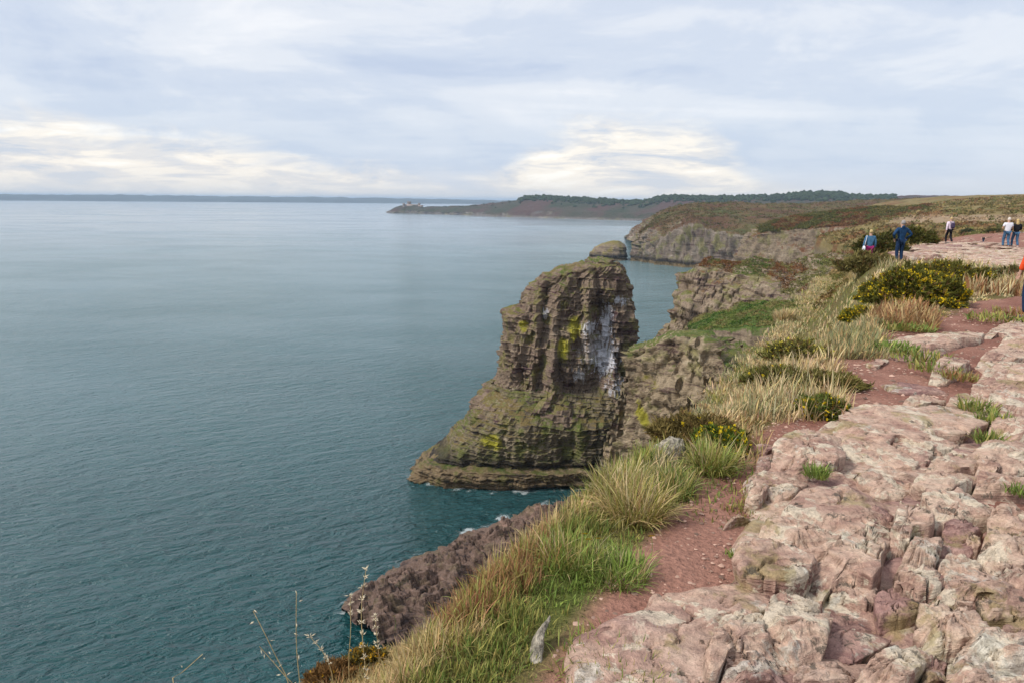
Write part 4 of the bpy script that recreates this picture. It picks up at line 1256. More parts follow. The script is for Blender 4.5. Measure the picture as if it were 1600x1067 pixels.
def blades(base, hgt, az, lean, wid, col, curl=None, seg=4):
    """strips of grass: base (N,3), height, bend direction, lean 0..1.3, half width, colour (N,3) -> verts, tris, colours"""
    N = len(base)
    t = np.linspace(0, 1, seg + 1)[None, :]
    ang = lean[:, None] * (0.25 + 0.95 * t)                    # bends over towards the tip
    dl = hgt[:, None] / seg
    hx = np.cumsum(np.sin(ang) * dl, 1) - np.sin(ang[:, :1]) * dl
    hz = np.cumsum(np.cos(ang) * dl, 1) - np.cos(ang[:, :1]) * dl
    ca, sa = np.cos(az)[:, None], np.sin(az)[:, None]
    cx = base[:, 0:1] + hx * ca; cy = base[:, 1:2] + hx * sa; cz = base[:, 2:3] + hz
    w = wid[:, None] * np.array([0.8] + [1.0] * (seg - 2) + [0.6])[None, :seg]
    tw = az[:, None] + 1.57 + 0.5 * np.sin(az * 7)[:, None]
    V = np.empty((N, 2 * seg + 1, 3))
    V[:, 0:2 * seg:2, 0] = cx[:, :seg] - np.cos(tw) * w; V[:, 0:2 * seg:2, 1] = cy[:, :seg] - np.sin(tw) * w; V[:, 0:2 * seg:2, 2] = cz[:, :seg]
    V[:, 1:2 * seg:2, 0] = cx[:, :seg] + np.cos(tw) * w; V[:, 1:2 * seg:2, 1] = cy[:, :seg] + np.sin(tw) * w; V[:, 1:2 * seg:2, 2] = cz[:, :seg]
    V[:, 2 * seg] = np.stack([cx[:, seg], cy[:, seg], cz[:, seg]], 1)
    tri = []
    for i in range(seg - 1):
        a = 2 * i
        tri += [(a, a + 1, a + 3), (a, a + 3, a + 2)]
    tri.append((2 * seg - 2, 2 * seg - 1, 2 * seg))
    F = (np.array(tri)[None] + (np.arange(N) * (2 * seg + 1))[:, None, None]).reshape(-1, 3)
    C = np.repeat(col, 2 * seg + 1, 0)
    return V.reshape(-1, 3), F, C


def tussocks(cx, cy, nbl, rad_, hgt, pal_a, pal_b, mixf, splay, rng, wid=0.0022, lift=0.0):
    """blades of many tussocks: every argument an array with one value per tussock"""
    idx = np.repeat(np.arange(len(cx)), nbl)
    n = len(idx)
    a = rng.uniform(0, 2 * math.pi, n); r = np.sqrt(rng.random(n)) * rad_[idx]
    x = cx[idx] + r * np.cos(a); y = cy[idx] + r * np.sin(a)
    z = G(x, y) - 0.01 + lift
    az = a + rng.normal(0, 1.2, n)
    lean = np.abs(rng.normal(0, 1, n)) * splay[idx] * 0.65 + splay[idx] * 0.38 * (r / rad_[idx])
    h = hgt[idx] * rng.uniform(0.45, 1.25, n)
    k = rng.random(n) < mixf[idx]
    c = np.where(k[:, None], PAL[pal_b[idx]], PAL[pal_a[idx]]) * rng.uniform(0.65, 1.35, (n, 1)) * rng.normal(1, 0.06, (n, 3))
    d = np.hypot(x, y)
    w = wid * rng.uniform(0.6, 1.5, n) * np.clip(d / 3.0, 0.9, 7.0)
    return blades(np.stack([x, y, z], 1), h, az, np.clip(lean, 0, 1.5), w, np.clip(c, 0.01, 0.9))


def build_grass():
    rng = np.random.default_rng(21)
    VS, FS, CS = [], [], []
    off = [0]

    def add(v, f, c):
        VS.append(v); FS.append(f + off[0]); CS.append(c); off[0] += len(v)
    # strip between the path and the brink, and over the brink
    def strip(y0, y1, n, nb, hs, rs, seedpal, fmin=-0.5, fmax=1.0, edge_short=True):
        y = y0 * (y1 / y0) ** rng.random(n)
        f = rng.uniform(fmin, fmax, n)
        xb, xp = interp(y, BRINK), np.minimum(interp(y, PATH_L), interp(y, SHOULD) + 6 + 0.3 * y)
        x = np.where(f >= 0, xb + f * (xp - xb), xb + f * np.clip(0.25 * (xp - xb), 0.3, 2.0))
        keep = ~(inpoly(x, y, PAVE) & (y > 16))
        x, y, f = x[keep], y[keep], f[keep]
        n = len(x)
        h = hs * rng.uniform(0.6, 1.35, n) * (1.0 + 0.35 * n2(x, y, 0.8, 2, 40.0))
        if edge_short:
            h *= np.interp(f, [-0.5, 0.0, 0.3, 0.6, 0.85, 1.0], [0.7, 0.7, 1.0, 1.0, 0.55, 0.22])
        na = n2(x, y, 0.55, 3, 50.0); nb_ = n2(x, y, 1.3, 2, 60.0)
        pa, pb, mf = seedpal(x, y, f, na, nb_)
        add(*tussocks(x, y, np.full(n, nb), rs * rng.uniform(0.6, 1.4, n), h, pa, pb, mf, rng.uniform(0.55, 1.15, n), rng))

    def pal_near(x, y, f, na, nb):
        dry = (f < 0.55 + 0.5 * na) & (y < 4.6)
        pa = np.where(dry, np.where(nb > 0.0, RUST, STRAW), np.where(nb > 0.12, FRESH, OLIVE))
        pb = np.where(dry, np.where(na > 0.1, OLIVE, STRAW), np.where(na > 0.05, GREEN, STRAW))
        return pa, pb, np.where(dry, 0.4, 0.45)

    def pal_mid(x, y, f, na, nb):
        pa = np.where(na > 0.10, OLIVE, np.where(na < -0.12, STRAW, PALE))
        pb = np.where(nb > 0.05, GREY, np.where(nb < -0.15, RUST, STRAW))
        g = (y < 6.5) & (f < 0.7)
        pa = np.where(g & (nb > -0.05), OLIVE, pa); pb = np.where(g & (na > 0), FRESH, pb)
        return pa, pb, np.full(len(x), 0.42)

    def pal_far(x, y, f, na, nb):
        pa = np.where(na > 0.12, OLIVE, PALE)
        pb = np.where(nb > 0.05, GREY, STRAW)
        return pa, pb, np.full(len(x), 0.45)
    strip(1.1, 4.2, 3000, 20, 0.10, 0.05, pal_near)
    strip(3.8, 9.5, 2800, 20, 0.155, 0.09, pal_mid)
    strip(5.5, 13, 1300, 16, 0.15, 0.11, pal_far, fmin=0.2, fmax=0.97, edge_short=False)
    strip(8.5, 20, 2000, 22, 0.24, 0.17, pal_far)
    strip(18, 60, 1300, 20, 0.32, 0.40, pal_far, fmin=-0.6)
    # short mats at the edge of the soil and tufts in the joints of the rock
    for (px, py, r, n, h, pa, pb) in [(1275, 742, 0.07, 150, 0.09, GREEN, FRESH), (1420, 515, 0.35, 260, 0.14, GREEN, OLIVE), (1395, 545, 0.30, 260, 0.13, GREEN, FRESH), (1440, 560, 0.35, 240, 0.12, OLIVE, GREEN),
                                      (1555, 660, 0.14, 220, 0.10, GREEN, OLIVE), (1545, 690, 0.10, 160, 0.10, GREEN, OLIVE), (1500, 590, 0.16, 150, 0.10, OLIVE, RUST), (1530, 640, 0.15, 160, 0.12, GREEN, OLIVE),
                                      (1200, 795, 0.16, 160, 0.06, OLIVE, RUST), (1215, 785, 0.10, 120, 0.06, GREEN, OLIVE), (1590, 770, 0.06, 70, 0.07, GREEN, GREEN), (1130, 790, 0.30, 260, 0.06, GREEN, OLIVE),
                                      (1150, 868, 0.05, 60, 0.05, GREEN, FRESH), (1560, 500, 0.5, 200, 0.15, OLIVE, GREEN), (1590, 492, 0.4, 160, 0.15, OLIVE, RUST), (960, 1040, 0.22, 420, 0.08, OLIVE, GREEN),
                                      (1000, 1062, 0.16, 260, 0.08, OLIVE, GREEN), (1165, 800, 0.12, 160, 0.05, OLIVE, RUST), (1460, 578, 0.25, 160, 0.12, GREEN, OLIVE), (1120, 745, 0.35, 300, 0.07, GREEN, OLIVE)]:
        lf = 0.09 if px > 1220 and py > 560 else (0.06 if px > 1380 else 0.0)
        g = ground_at(px, py, lf)
        o = np.ones(1)
        add(*tussocks(o * g[0], o * g[1], np.array([n]), o * r, o * h, np.array([pa]), np.array([pb]), o * 0.4, o * 1.1, rng, lift=lf))
    # long straw grass beside the gorse on the right
    def field(pxr, pyr, n, nb, h, r, pal):
        c = np.array([ground_at(rng.uniform(*pxr), rng.uniform(*pyr)) for _ in range(n)])
        add(*tussocks(c[:, 0], c[:, 1], np.full(n, nb), np.full(n, r), h * rng.uniform(0.6, 1.3, n), np.full(n, pal[0]), np.full(n, pal[1]), np.full(n, 0.4), rng.uniform(0.5, 1.0, n), rng))
    field((1200, 1310), (565, 660), 130, 14, 0.20, 0.12, (PALE, STRAW))
    field((1080, 1180), (660, 730), 70, 14, 0.14, 0.09, (STRAW, OLIVE))
    field((1500, 1620), (440, 462), 90, 26, 0.40, 0.22, (PALE, RUST))
    field((1530, 1640), (425, 450), 70, 24, 0.30, 0.25, (OLIVE, GREY))
    field((1370, 1450), (490, 518), 90, 26, 0.32, 0.18, (RUST, STRAW))
    field((1300, 1375), (500, 560), 110, 26, 0.20, 0.20, (GREY, STRAW))
    field((1300, 1368), (408, 425), 50, 22, 0.32, 0.35, (PALE, STRAW))
    o = link('grass', mesh_data('grass', np.vstack(VS), np.vstack(FS), M_GRASS, col=np.vstack(CS)))
    tag(o, 'long green and straw coloured grass along the cliff brink', 'grass', kind='stuff')

    # tussocks that stand out, each a thing
    def tuss(px, py, label, r, h, n, pal, splay, mixf=0.4):
        g = ground_at(px, py)
        root = thing('grass_tussock', label, 'grass', tuple(g), 'grass tussocks that stand out')
        e = np.ones(1)
        v, f, c = tussocks(e * g[0], e * g[1], np.array([n]), e * r, e * h, np.array([pal[0]]), np.array([pal[1]]), e * mixf, e * splay, rng)
        tag(part('blades', v, f, M_GRASS, root, col=c), kind='stuff')
        v, f, c = tussocks(e * g[0], e * g[1], np.array([n // 5]), e * r * 0.9, e * h * 1.15, np.array([PALE]), np.array([STRAW]), e * 0.5, e * splay * 0.8, rng, wid=0.0013)
        tag(part('dry_stalks', v, f, M_GRASS, root, col=c), kind='stuff')
    tuss(992, 808, 'big arching yellow green tussock left of the near soil path', 0.16, 0.24, 800, (OLIVE, STRAW), 1.2)
    tuss(965, 770, 'upright straw tipped tussock just behind the big arching tussock', 0.13, 0.20, 500, (OLIVE, PALE), 0.9)
    tuss(1112, 735, 'bright green arching tussock by the small yellow gorse', 0.13, 0.21, 600, (OLIVE, FRESH), 1.25)
    tuss(1045, 770, 'green tussock between the arching tussock and the gorse', 0.14, 0.17, 420, (GREEN, OLIVE), 1.1)
    tuss(890, 880, 'bushy green tussock above the leaning pale stone', 0.14, 0.15, 520, (OLIVE, FRESH), 1.0)
    tuss(960, 900, 'broad bladed bright green tussock at the edge of the soil', 0.15, 0.13, 520, (FRESH, GREEN), 1.1)
    tuss(1225, 500, 'tall straw grass tussock on the skyline of the brink', 0.5, 0.55, 520, (PALE, STRAW), 0.7)
    tuss(1350, 411, 'pale grass hump on the brink left of the walker in blue', 0.8, 0.80, 800, (PALE, STRAW), 0.6)


build_grass()


# ------------------------------------------------------------------ wild oats and other single stems at the lower left
def tube(pts, r, n=5):
    pts = np.asarray(pts, float)
    m = len(pts)
    r = np.broadcast_to(np.asarray(r, float), (m,))
    d = np.gradient(pts, axis=0)
    d /= np.linalg.norm(d, axis=1)[:, None] + 1e-9
    ref = np.where(np.abs(d[:, 2:3]) > 0.9, np.array([[1.0, 0, 0]]), np.array([[0, 0, 1.0]]))
    a = np.cross(d, ref); a /= np.linalg.norm(a, axis=1)[:, None] + 1e-9
    b = np.cross(d, a)
    th = np.linspace(0, 2 * math.pi, n, endpoint=False)
    V = pts[:, None, :] + r[:, None, None] * (np.cos(th)[None, :, None] * a[:, None, :] + np.sin(th)[None, :, None] * b[:, None, :])
    return V.reshape(-1, 3), grid_faces(m, n, True)


def seedlet(c, d, L, w):
    """a husk: slim four-sided spindle"""
    d = np.asarray(d, float); d /= np.linalg.norm(d)
    a = np.cross(d, [0.3, 0.2, 1.0]); a /= np.linalg.norm(a); b = np.cross(d, a)
    V = np.array([c, c + d * L * .4 + a * w, c + d * L * .4 + b * w, c + d * L * .4 - a * w, c + d * L * .4 - b * w, c + d * L])
    F = np.array([[0, 1, 2], [0, 2, 3], [0, 3, 4], [0, 4, 1], [5, 2, 1], [5, 3, 2], [5, 4, 3], [5, 1, 4]])
    return V, F


M_STRAW = plain('dry_straw', (0.44, 0.33, 0.16), 0.8, 0.25, 40)
M_HUSK = plain('pale_husk', (0.62, 0.53, 0.38), 0.8, 0.2, 40)


def build_oats():
    rs = random.Random(3)
    # (path of the stem in the picture, distance, share of the stem carrying husks, label)
    stems = [([(470, 1085), (468, 1010), (465, 925)], 2.05, 0.35, 'tall straight oat stem with a side spray, against the teal water'),
             ([(455, 1085), (430, 1020), (398, 955)], 2.0, 0.5, 'leaning oat stem tipped left with drooping husks'),
             ([(470, 1090), (440, 1060), (405, 1012)], 1.95, 0.3, 'short oat stalk leaning low to the left'),
             ([(572, 1060), (570, 960), (570, 885)], 2.3, 0.9, 'thick pale seed head standing highest above the brown grass'),
             ([(545, 1040), (540, 985), (539, 935)], 2.4, 0.15, 'bare thin stem just left of the thick seed head'),
             ([(275, 1090), (278, 1055), (318, 1028)], 1.9, 0.35, 'small oat sprig alone at the lower left edge of the grass'),
             ([(520, 1060), (500, 1020), (485, 995)], 2.3, 0.35, 'brown seed stalk leaning left below the tall oat stem'),
             ([(595, 1050), (593, 1000), (590, 960)], 2.5, 0.4, 'pale seed stalk right of the thick seed head')]
    for path, D, sh, label in stems:
        P = np.array([atd(a, b, D) for a, b in path])
        P[1:, :2] += np.array([[rs.uniform(-.02, .02), rs.uniform(-.02, .02)] for _ in P[1:]])
        foot = P[0].copy(); foot[2] = min(foot[2], float(G(foot[0], foot[1])) - 0.02)
        line = resample(np.vstack([foot, P]), 14)
        root = thing('wild_oat', label, 'grass stem', tuple(foot), 'single stems at the lower left')
        V, F = tube(line, np.linspace(0.0022, 0.0010, 14))
        part('stem', V, F, M_STRAW, root)
        k0 = int(14 * (1 - sh))
        thick = 'thick' in label or 'brown seed' in label
        for i in range(max(k0, 3), 14):
            for _ in range(7 if thick else 1):
                d = np.array([rs.uniform(-1, 1), rs.uniform(-1, 1), rs.uniform(0.1, 0.9) if thick else rs.uniform(-1.2, 0.2)])
                c = line[i] + np.array([rs.uniform(-1, 1), rs.uniform(-1, 1), rs.uniform(-1, 1)]) * (0.004 if thick else 0.012)
                V, F = seedlet(c, d, rs.uniform(0.014, 0.022), rs.uniform(0.0016, 0.0028))
                part('husk', V, F, M_HUSK, root)


build_oats()


# ------------------------------------------------------------------ gorse and heath shrubs
M_TWIG = plain('gorse_twig', (0.10, 0.07, 0.04), 0.9, 0.3, 20)


def gorse(px, py, size, n, label, flower=0.35, tone=(0.085, 0.105, 0.022), seed=0, yellow=(0.70, 0.50, 0.02), spike=0.05, dist=None):
    rng = np.random.default_rng(100 + seed)
    g = ground_at(px, py)
    if dist:
        g = atd(px, py, dist); g[2] = float(G(g[0], g[1]))
    root = thing('gorse_bush', label, 'gorse', tuple(g), 'gorse bushes on the cliff top')
    rx, ry, rz = size
    d = rng.normal(size=(n, 3)); d[:, 2] = np.abs(d[:, 2]) * 0.9
    d /= np.linalg.norm(d, axis=1)[:, None]
    lump = 1 + 0.75 * fbm(d * 2.1 + seed * 3.1, 3) + 0.22 * fbm(d * 6 + seed, 2)
    r = lump * rng.uniform(0.62, 1.0, n) ** 0.5
    c = g + d * r[:, None] * np.array([rx, ry, rz])
    c[:, 2] = np.maximum(c[:, 2], G(c[:, 0], c[:, 1]) + 0.01)
    # each shoot: a bottle brush of spines
    V, F, C, k = [], [], [], 0
    m = 7
    ax = d + rng.normal(0, 0.35, (n, 3)); ax[:, 2] += 0.35
    ax /= np.linalg.norm(ax, axis=1)[:, None]
    pts = np.empty((n, m, 3, 3))
    for j in range(m):
        s = ax + rng.normal(0, 0.55, (n, 3)); s /= np.linalg.norm(s, axis=1)[:, None]
        b = c + ax * (spike * (j / m))[..., None] if np.ndim(spike) else c + ax * spike * (j / m)
        q = np.cross(s, rng.normal(size=(n, 3))); q /= np.linalg.norm(q, axis=1)[:, None]
        w = spike * 0.16
        pts[:, j, 0] = b - q * w; pts[:, j, 1] = b + q * w; pts[:, j, 2] = b + s * spike * rng.uniform(0.7, 1.3, (n, 1))
    V = pts.reshape(-1, 3)
    F = np.arange(len(V)).reshape(-1, 3)
    tn = np.array(tone)
    col = tn * rng.uniform(0.55, 1.5, (n, 1)) * (1 + 0.5 * np.clip(fbm(d * 3 + seed + 7, 2), -1, 1))[:, None]
    dry = rng.random(n) < 0.10
    col[dry] = np.array([0.20, 0.12, 0.05]) * rng.uniform(0.7, 1.3, (dry.sum(), 1))
    tag(part('foliage', V, F, M_SHRUB, root, col=np.repeat(col, m * 3, 0)), kind='stuff')
    fl = (rng.random(n) < flower * np.clip(0.4 + 2.2 * (fbm(d * 2.7 + seed + 3, 2) + 0.15), 0.05, 2.0)) & (r > 0.82 * lump)
    cf, af = c[fl], ax[fl]
    nf = len(cf)
    if nf:
        per = 3
        pts = np.empty((nf, per, 3, 3))
        for j in range(per):
            s = af + rng.normal(0, 0.6, (nf, 3)); s /= np.linalg.norm(s, axis=1)[:, None]
            q = np.cross(s, rng.normal(size=(nf, 3))); q /= np.linalg.norm(q, axis=1)[:, None]
            b = cf + af * spike * rng.uniform(0.5, 1.3, (nf, 1))
            w = spike * 0.30
            pts[:, j, 0] = b - q * w; pts[:, j, 1] = b + q * w; pts[:, j, 2] = b + s * w * 1.8
        V = pts.reshape(-1, 3)
        cc = np.array(yellow) * rng.uniform(0.7, 1.25, (nf, 1))
        tag(part('flowers', V, np.arange(len(V)).reshape(-1, 3), M_SHRUB, root, col=np.repeat(cc, per * 3, 0)), kind='stuff')
    Vs, Fs, o = [], [], 0
    for j in range(9):
        e = g + d[j * 7] * np.array([rx, ry, rz]) * 0.75
        v, f = tube(resample(np.array([g + np.array([0, 0, -0.03]), g * 0.5 + e * 0.5 + np.array([0, 0, 0.1 * rz]), e]), 5), np.linspace(0.018, 0.006, 5) * max(rx, 0.3))
        Vs.append(v); Fs.append(f + o); o += len(v)
    part('branches', np.vstack(Vs), np.vstack(Fs), M_TWIG, root)


def build_gorse():
    gorse(1425, 474, (0.95, 0.8, 0.62), 5200, 'large dark gorse bush full of yellow flowers below the walkers', 0.55, (0.120, 0.120, 0.024), 1, spike=0.085)
    gorse(1478, 452, (0.80, 0.8, 0.62), 4200, 'tall gorse bush with dull yellow flowers at the right of the large one', 0.38, (0.125, 0.118, 0.026), 2, (0.55, 0.40, 0.02), 0.085)
    gorse(1375, 470, (0.55, 0.5, 0.42), 2600, 'bright yellow gorse at the left of the large gorse bush', 0.65, (0.130, 0.135, 0.028), 3, spike=0.075)
    gorse(1345, 502, (0.42, 0.38, 0.26), 2200, 'low yellow gorse clump in the grass nearest the path bend', 0.60, (0.125, 0.140, 0.028), 4, spike=0.065)
    gorse(1285, 650, (0.18, 0.16, 0.13), 1000, 'small green gorse with a few yellow flowers at the path edge', 0.16, (0.105, 0.130, 0.030), 5, (0.72, 0.50, 0.02), 0.05)
    gorse(1295, 605, (0.30, 0.24, 0.11), 900, 'low green bush just behind the small gorse at the path edge', 0.0, (0.17, 0.15, 0.045), 6, spike=0.05)
    gorse(1245, 560, (0.36, 0.28, 0.16), 900, 'straggly gorse with pale yellow flowers in the straw grass', 0.30, (0.16, 0.15, 0.045), 7, (0.50, 0.42, 0.06), 0.055)
    gorse(1215, 600, (0.30, 0.26, 0.12), 800, 'flowerless dark gorse patch in the straw grass of the brink', 0.04, (0.13, 0.125, 0.035), 8, spike=0.055)
    gorse(1120, 705, (0.17, 0.15, 0.13), 1100, 'small yellow gorse behind the bright green tussock', 0.40, (0.10, 0.14, 0.025), 9, (0.70, 0.52, 0.02), 0.04)
    gorse(1085, 690, (0.30, 0.3, 0.14), 1300, 'brownish low bush on the brink above the sea stack', 0.04, (0.16, 0.12, 0.04), 10, spike=0.045)
    gorse(575, 1050, (0.10, 0.08, 0.09), 700, 'small rusty gorse sprig with orange flowers at the lower left', 0.45, (0.15, 0.12, 0.035), 11, (0.62, 0.34, 0.02), 0.025)
    gorse(520, 1066, (0.10, 0.09, 0.06), 600, 'dry brown gorse cushion at the bottom left corner of the grass', 0.10, (0.20, 0.11, 0.04), 12, (0.55, 0.32, 0.03), 0.025)
    gorse(1535, 440, (0.55, 0.5, 0.30), 1800, 'grey green bush right of the gorse by the walkers', 0.02, (0.12, 0.135, 0.060), 13, spike=0.08)
    gorse(1590, 440, (0.50, 0.5, 0.35), 1800, 'olive bush at the right edge below the rock shelf', 0.05, (0.125, 0.115, 0.040), 14, spike=0.08)
    gorse(1375, 395, (1.1, 0.8, 0.75), 2400, 'dark green scrub just left of the walker in blue', 0.06, (0.085, 0.085, 0.024), 15, (0.3, 0.2, 0.03), 0.16)
    gorse(1356, 400, (1.0, 0.5, 0.62), 2000, 'grassy olive scrub in front of the woman in blue', 0.0, (0.20, 0.17, 0.06), 19, spike=0.16, dist=32.5)
    gorse(1433, 383, (1.0, 0.9, 0.85), 2200, 'olive scrub at the foot of the rock shelf right of the walker in blue', 0.05, (0.10, 0.10, 0.025), 16, (0.3, 0.2, 0.03), 0.16)
    gorse(1512, 366, (1.9, 1.2, 1.35), 2400, 'dark hummock of scrub right of the walker with a rucksack', 0.0, (0.060, 0.070, 0.026), 17, spike=0.26)
    gorse(1553, 364, (2.2, 1.2, 1.0), 2400, 'green scrub on the heath behind the walking couple', 0.0, (0.095, 0.100, 0.026), 18, spike=0.26)


build_gorse()


def build_heath():
    """low cushions of heather, bracken and scrub over the open heath"""
    rng = np.random.default_rng(8)
    ico = np.array([[0, 0, 1], [.9, 0, .3], [.28, .85, .35], [-.72, .53, .3], [-.72, -.53, .35], [.28, -.85, .3]])
    tf = np.array([[0, 1, 2], [0, 2, 3], [0, 3, 4], [0, 4, 5], [0, 5, 1]])
    n = 26000
    y = 38 * (560 / 38) ** rng.random(n)
    t = rng.random(n) ** 1.3
    xb = interp(y, BRINK)
    x = xb + t * (y * 0.9 + 40)
    r = np.hypot(x, y)
    keep = ~inpoly(x, y, PAVE) & ((polydist(x, y, STRIP) < -1) | (rng.random(n) < 0.35)) & (x / y < 0.95)
    dens = n2(x, y, 0.05, 3, 77.0)
    keep &= rng.random(n) < 0.55 + 1.2 * dens
    x, y, r = x[keep], y[keep], r[keep]
    n = len(x)
    z = G(x, y)
    c, _ = ground_colour(x, y)
    s = r * 0.0042 * rng.uniform(0.5, 1.7, n)
    s = np.clip(s, 0.2, 1.7)
    # leaf-sized flakes around each cushion
    m = 12
    d = rng.normal(size=(n, m, 3)); d[..., 2] = np.abs(d[..., 2])
    d /= np.linalg.norm(d, axis=2, keepdims=True)
    ctr = np.stack([x, y, z - 0.15 * s], 1)[:, None] + d * (s[:, None, None] * np.array([1.0, 1.0, 0.5]))
    q1 = rng.normal(size=(n, m, 3)); q1 /= np.linalg.norm(q1, axis=2, keepdims=True)
    q2 = rng.normal(size=(n, m, 3)); q2[..., 2] = np.abs(q2[..., 2]) + 0.3; q2 /= np.linalg.norm(q2, axis=2, keepdims=True)
    w = s[:, None, None] * 0.42
    V = np.stack([ctr - q1 * w, ctr + q1 * w, ctr + q2 * w * 1.3], 2).reshape(-1, 3)
    tone = rng.uniform(0.85, 1.6, (n, 1))
    k = rng.random(n)
    c = c * tone
    c[k < 0.15] = np.array([0.105, 0.105, 0.030]) * tone[k < 0.15]
    C = np.repeat(c, m * 3, 0) * np.repeat(rng.uniform(0.75, 1.25, (n * m, 1)), 3, 0)
    o = link('heather', mesh_data('heather', V, np.arange(len(V)).reshape(-1, 3), M_SHRUB, col=C))
    tag(o, 'low brown and olive heather over the open heath', 'heather', kind='stuff')


build_heath()


# ------------------------------------------------------------------ leaning pale stone in the near grass
M_GREYSTONE = plain('grey_lichened_stone', (0.33, 0.29, 0.225), 0.9, 0.55, 38.0, 0.8)


def build_leaning_stone():
    base = ground_at(836, 1040)
    tip = atd(868, 936, float(np.hypot(base[0], base[1])) + 0.16)
    axis = tip - base
    n, m = 44, 60
    t = np.linspace(-0.12, 1.0, m)
    th = np.linspace(0, 2 * math.pi, n, endpoint=False)
    wid = np.interp(t, [-0.12, 0.15, 0.45, 0.8, 1.0], [0.032, 0.029, 0.022, 0.013, 0.002])
    side = np.cross(axis, [0, 1, 0]); side /= np.linalg.norm(side)
    dep = np.cross(side, axis); dep /= np.linalg.norm(dep)
    c = base[None] + axis[None] * t[:, None] + side[None] * (0.035 * np.sin(t * 2.4))[:, None]
    k = 3.2
    rr = (np.abs(np.cos(th)) ** k + np.abs(np.sin(th)) ** k) ** (-1 / k)
    P = c[:, None] + (wid[:, None] * (rr * np.cos(th))[None])[..., None] * side + (1.5 * wid[:, None] * (rr * np.sin(th))[None])[..., None] * dep
    P = P.reshape(-1, 3)
    P += 0.012 * np.stack([fbm(P * 14 + s_, 4) for s_ in (1, 5, 9)], 1)
    root = thing('stone', 'pale lichened stone leaning up out of the near grass', 'stone', tuple(base))
    P -= np.array([0.0, 0.0, 0.075])
    part('rock', P, grid_faces(m, n, True), M_GREYSTONE, root, smooth=True)
    g = ground_at(1045, 712)
    th = np.linspace(0, 2 * math.pi, 9, endpoint=False)
    pl = np.stack([g[0] + 0.11 * np.cos(th) * (1 + 0.2 * np.sin(3 * th)), g[1] + 0.08 * np.sin(th)], 1)
    P, F, w = slab_mesh(pl, 0.12, 0.2, 0.0, 91.0)
    root = thing('stone', 'small whitish stone showing through the grass of the brink', 'stone', tuple(g))
    part('rock', P, F, M_GREYSTONE, root, smooth=True)


build_leaning_stone()


def build_pebbles():
    rng = np.random.default_rng(31)
    ico = np.array([[0, 0, .6], [.9, 0, .1], [.28, .85, .1], [-.72, .53, .1], [-.72, -.53, .1], [.28, -.85, .1]])
    tf = np.array([[0, 1, 2], [0, 2, 3], [0, 3, 4], [0, 4, 5], [0, 5, 1]])
    n = 6500
    y = 2.2 * (14 / 2.2) ** rng.random(n)
    x = interp(y, PATH_L) + rng.random(n) ** 1.4 * (0.9 + 0.25 * y)
    sz = 0.006 * (0.5 + rng.random(n) ** 5 * 3.0) * np.clip(y / 4, 1, 2)
    th = rng.random(n) * 6.28
    V = ico[None] * sz[:, None, None] * rng.uniform(0.6, 1.3, (n, 6, 1))
    V[..., 0], V[..., 1] = V[..., 0] * np.cos(th)[:, None] - V[..., 1] * np.sin(th)[:, None], V[..., 0] * np.sin(th)[:, None] + V[..., 1] * np.cos(th)[:, None]
    V += np.stack([x, y, G(x, y)], 1)[:, None]
    C = np.array([0.40, 0.26, 0.20]) * rng.uniform(0.45, 1.6, (n, 1))
    F = (tf[None] + (np.arange(n) * 6)[:, None, None]).reshape(-1, 3)
    o = link('pebbles', mesh_data('pebbles', V.reshape(-1, 3), F, M_SHRUB, col=np.repeat(C, 6, 0)))
    tag(o, 'small pebbles strewn over the red soil of the path', 'pebbles', kind='stuff')
    petal = plain('yellow_petal', (0.75, 0.50, 0.02), 0.6, 0.1, 50)
    stalk = plain('green_stalk', (0.12, 0.20, 0.04), 0.7, 0.1, 50)
    for (px, py, where) in ((918, 884, 'nearest of three yellow flowers above the leaning stone'), (912, 872, 'leftmost of three yellow flowers above the leaning stone'), (934, 872, 'rightmost of three yellow flowers above the leaning stone'),
                            (1016, 875, 'single yellow flower at the soil edge below the arching tussock'), (617, 985, 'single yellow flower low in the dry grass at the left')):
        g = ground_at(px, py)
        h = g + np.array([0, 0, rng.uniform(0.10, 0.14)])
        r = thing('yellow_flower', where, 'flower', tuple(g), 'yellow flowers in the near grass')
        v, f = tube(np.array([g, (g + h) / 2 + np.array([0.008, 0, 0]), h]), 0.0012)
        part('stem', v, f, stalk, r)
        k = 12
        a = np.arange(k) * 2 * math.pi / k
        tilt = np.array([[math.cos(q), math.sin(q) * 0.7 - 0.0, 0.15 - math.sin(q) * 0.6] for q in a])
        side = np.array([[-math.sin(q), math.cos(q) * 0.7, -math.cos(q) * 0.6] for q in a])
        v = np.concatenate([np.stack([h + tilt[i] * 0.002, h + tilt[i] * 0.012 - side[i] * 0.004, h + tilt[i] * 0.018, h + tilt[i] * 0.012 + side[i] * 0.004]) for i in range(k)])
        part('petals', v, np.arange(4 * k).reshape(-1, 4), petal, r)


build_pebbles()


# ------------------------------------------------------------------ people
SKIN = plain('skin', (0.48, 0.29, 0.21), 0.6, 0.05, 30)


def skin_mesh(name, joints, edges, mat, parent, sub=2, rootv=0):
    me = bpy.data.meshes.new(name)
    me.from_pydata([j[0] for j in joints], edges, [])
    me.materials.append(mat)
    o = link(name, me, parent)
    md = o.modifiers.new('Skin', 'SKIN')
    md.use_smooth_shade = True
    for i, j in enumerate(joints):
        sv = me.skin_vertices[0].data[i]
        r = j[1] if hasattr(j[1], '__len__') else (j[1], j[1])
        sv.radius = r
        sv.use_root = (i == rootv)
    ss = o.modifiers.new('Subdivision', 'SUBSURF')
    ss.levels = sub; ss.render_levels = sub
    return o


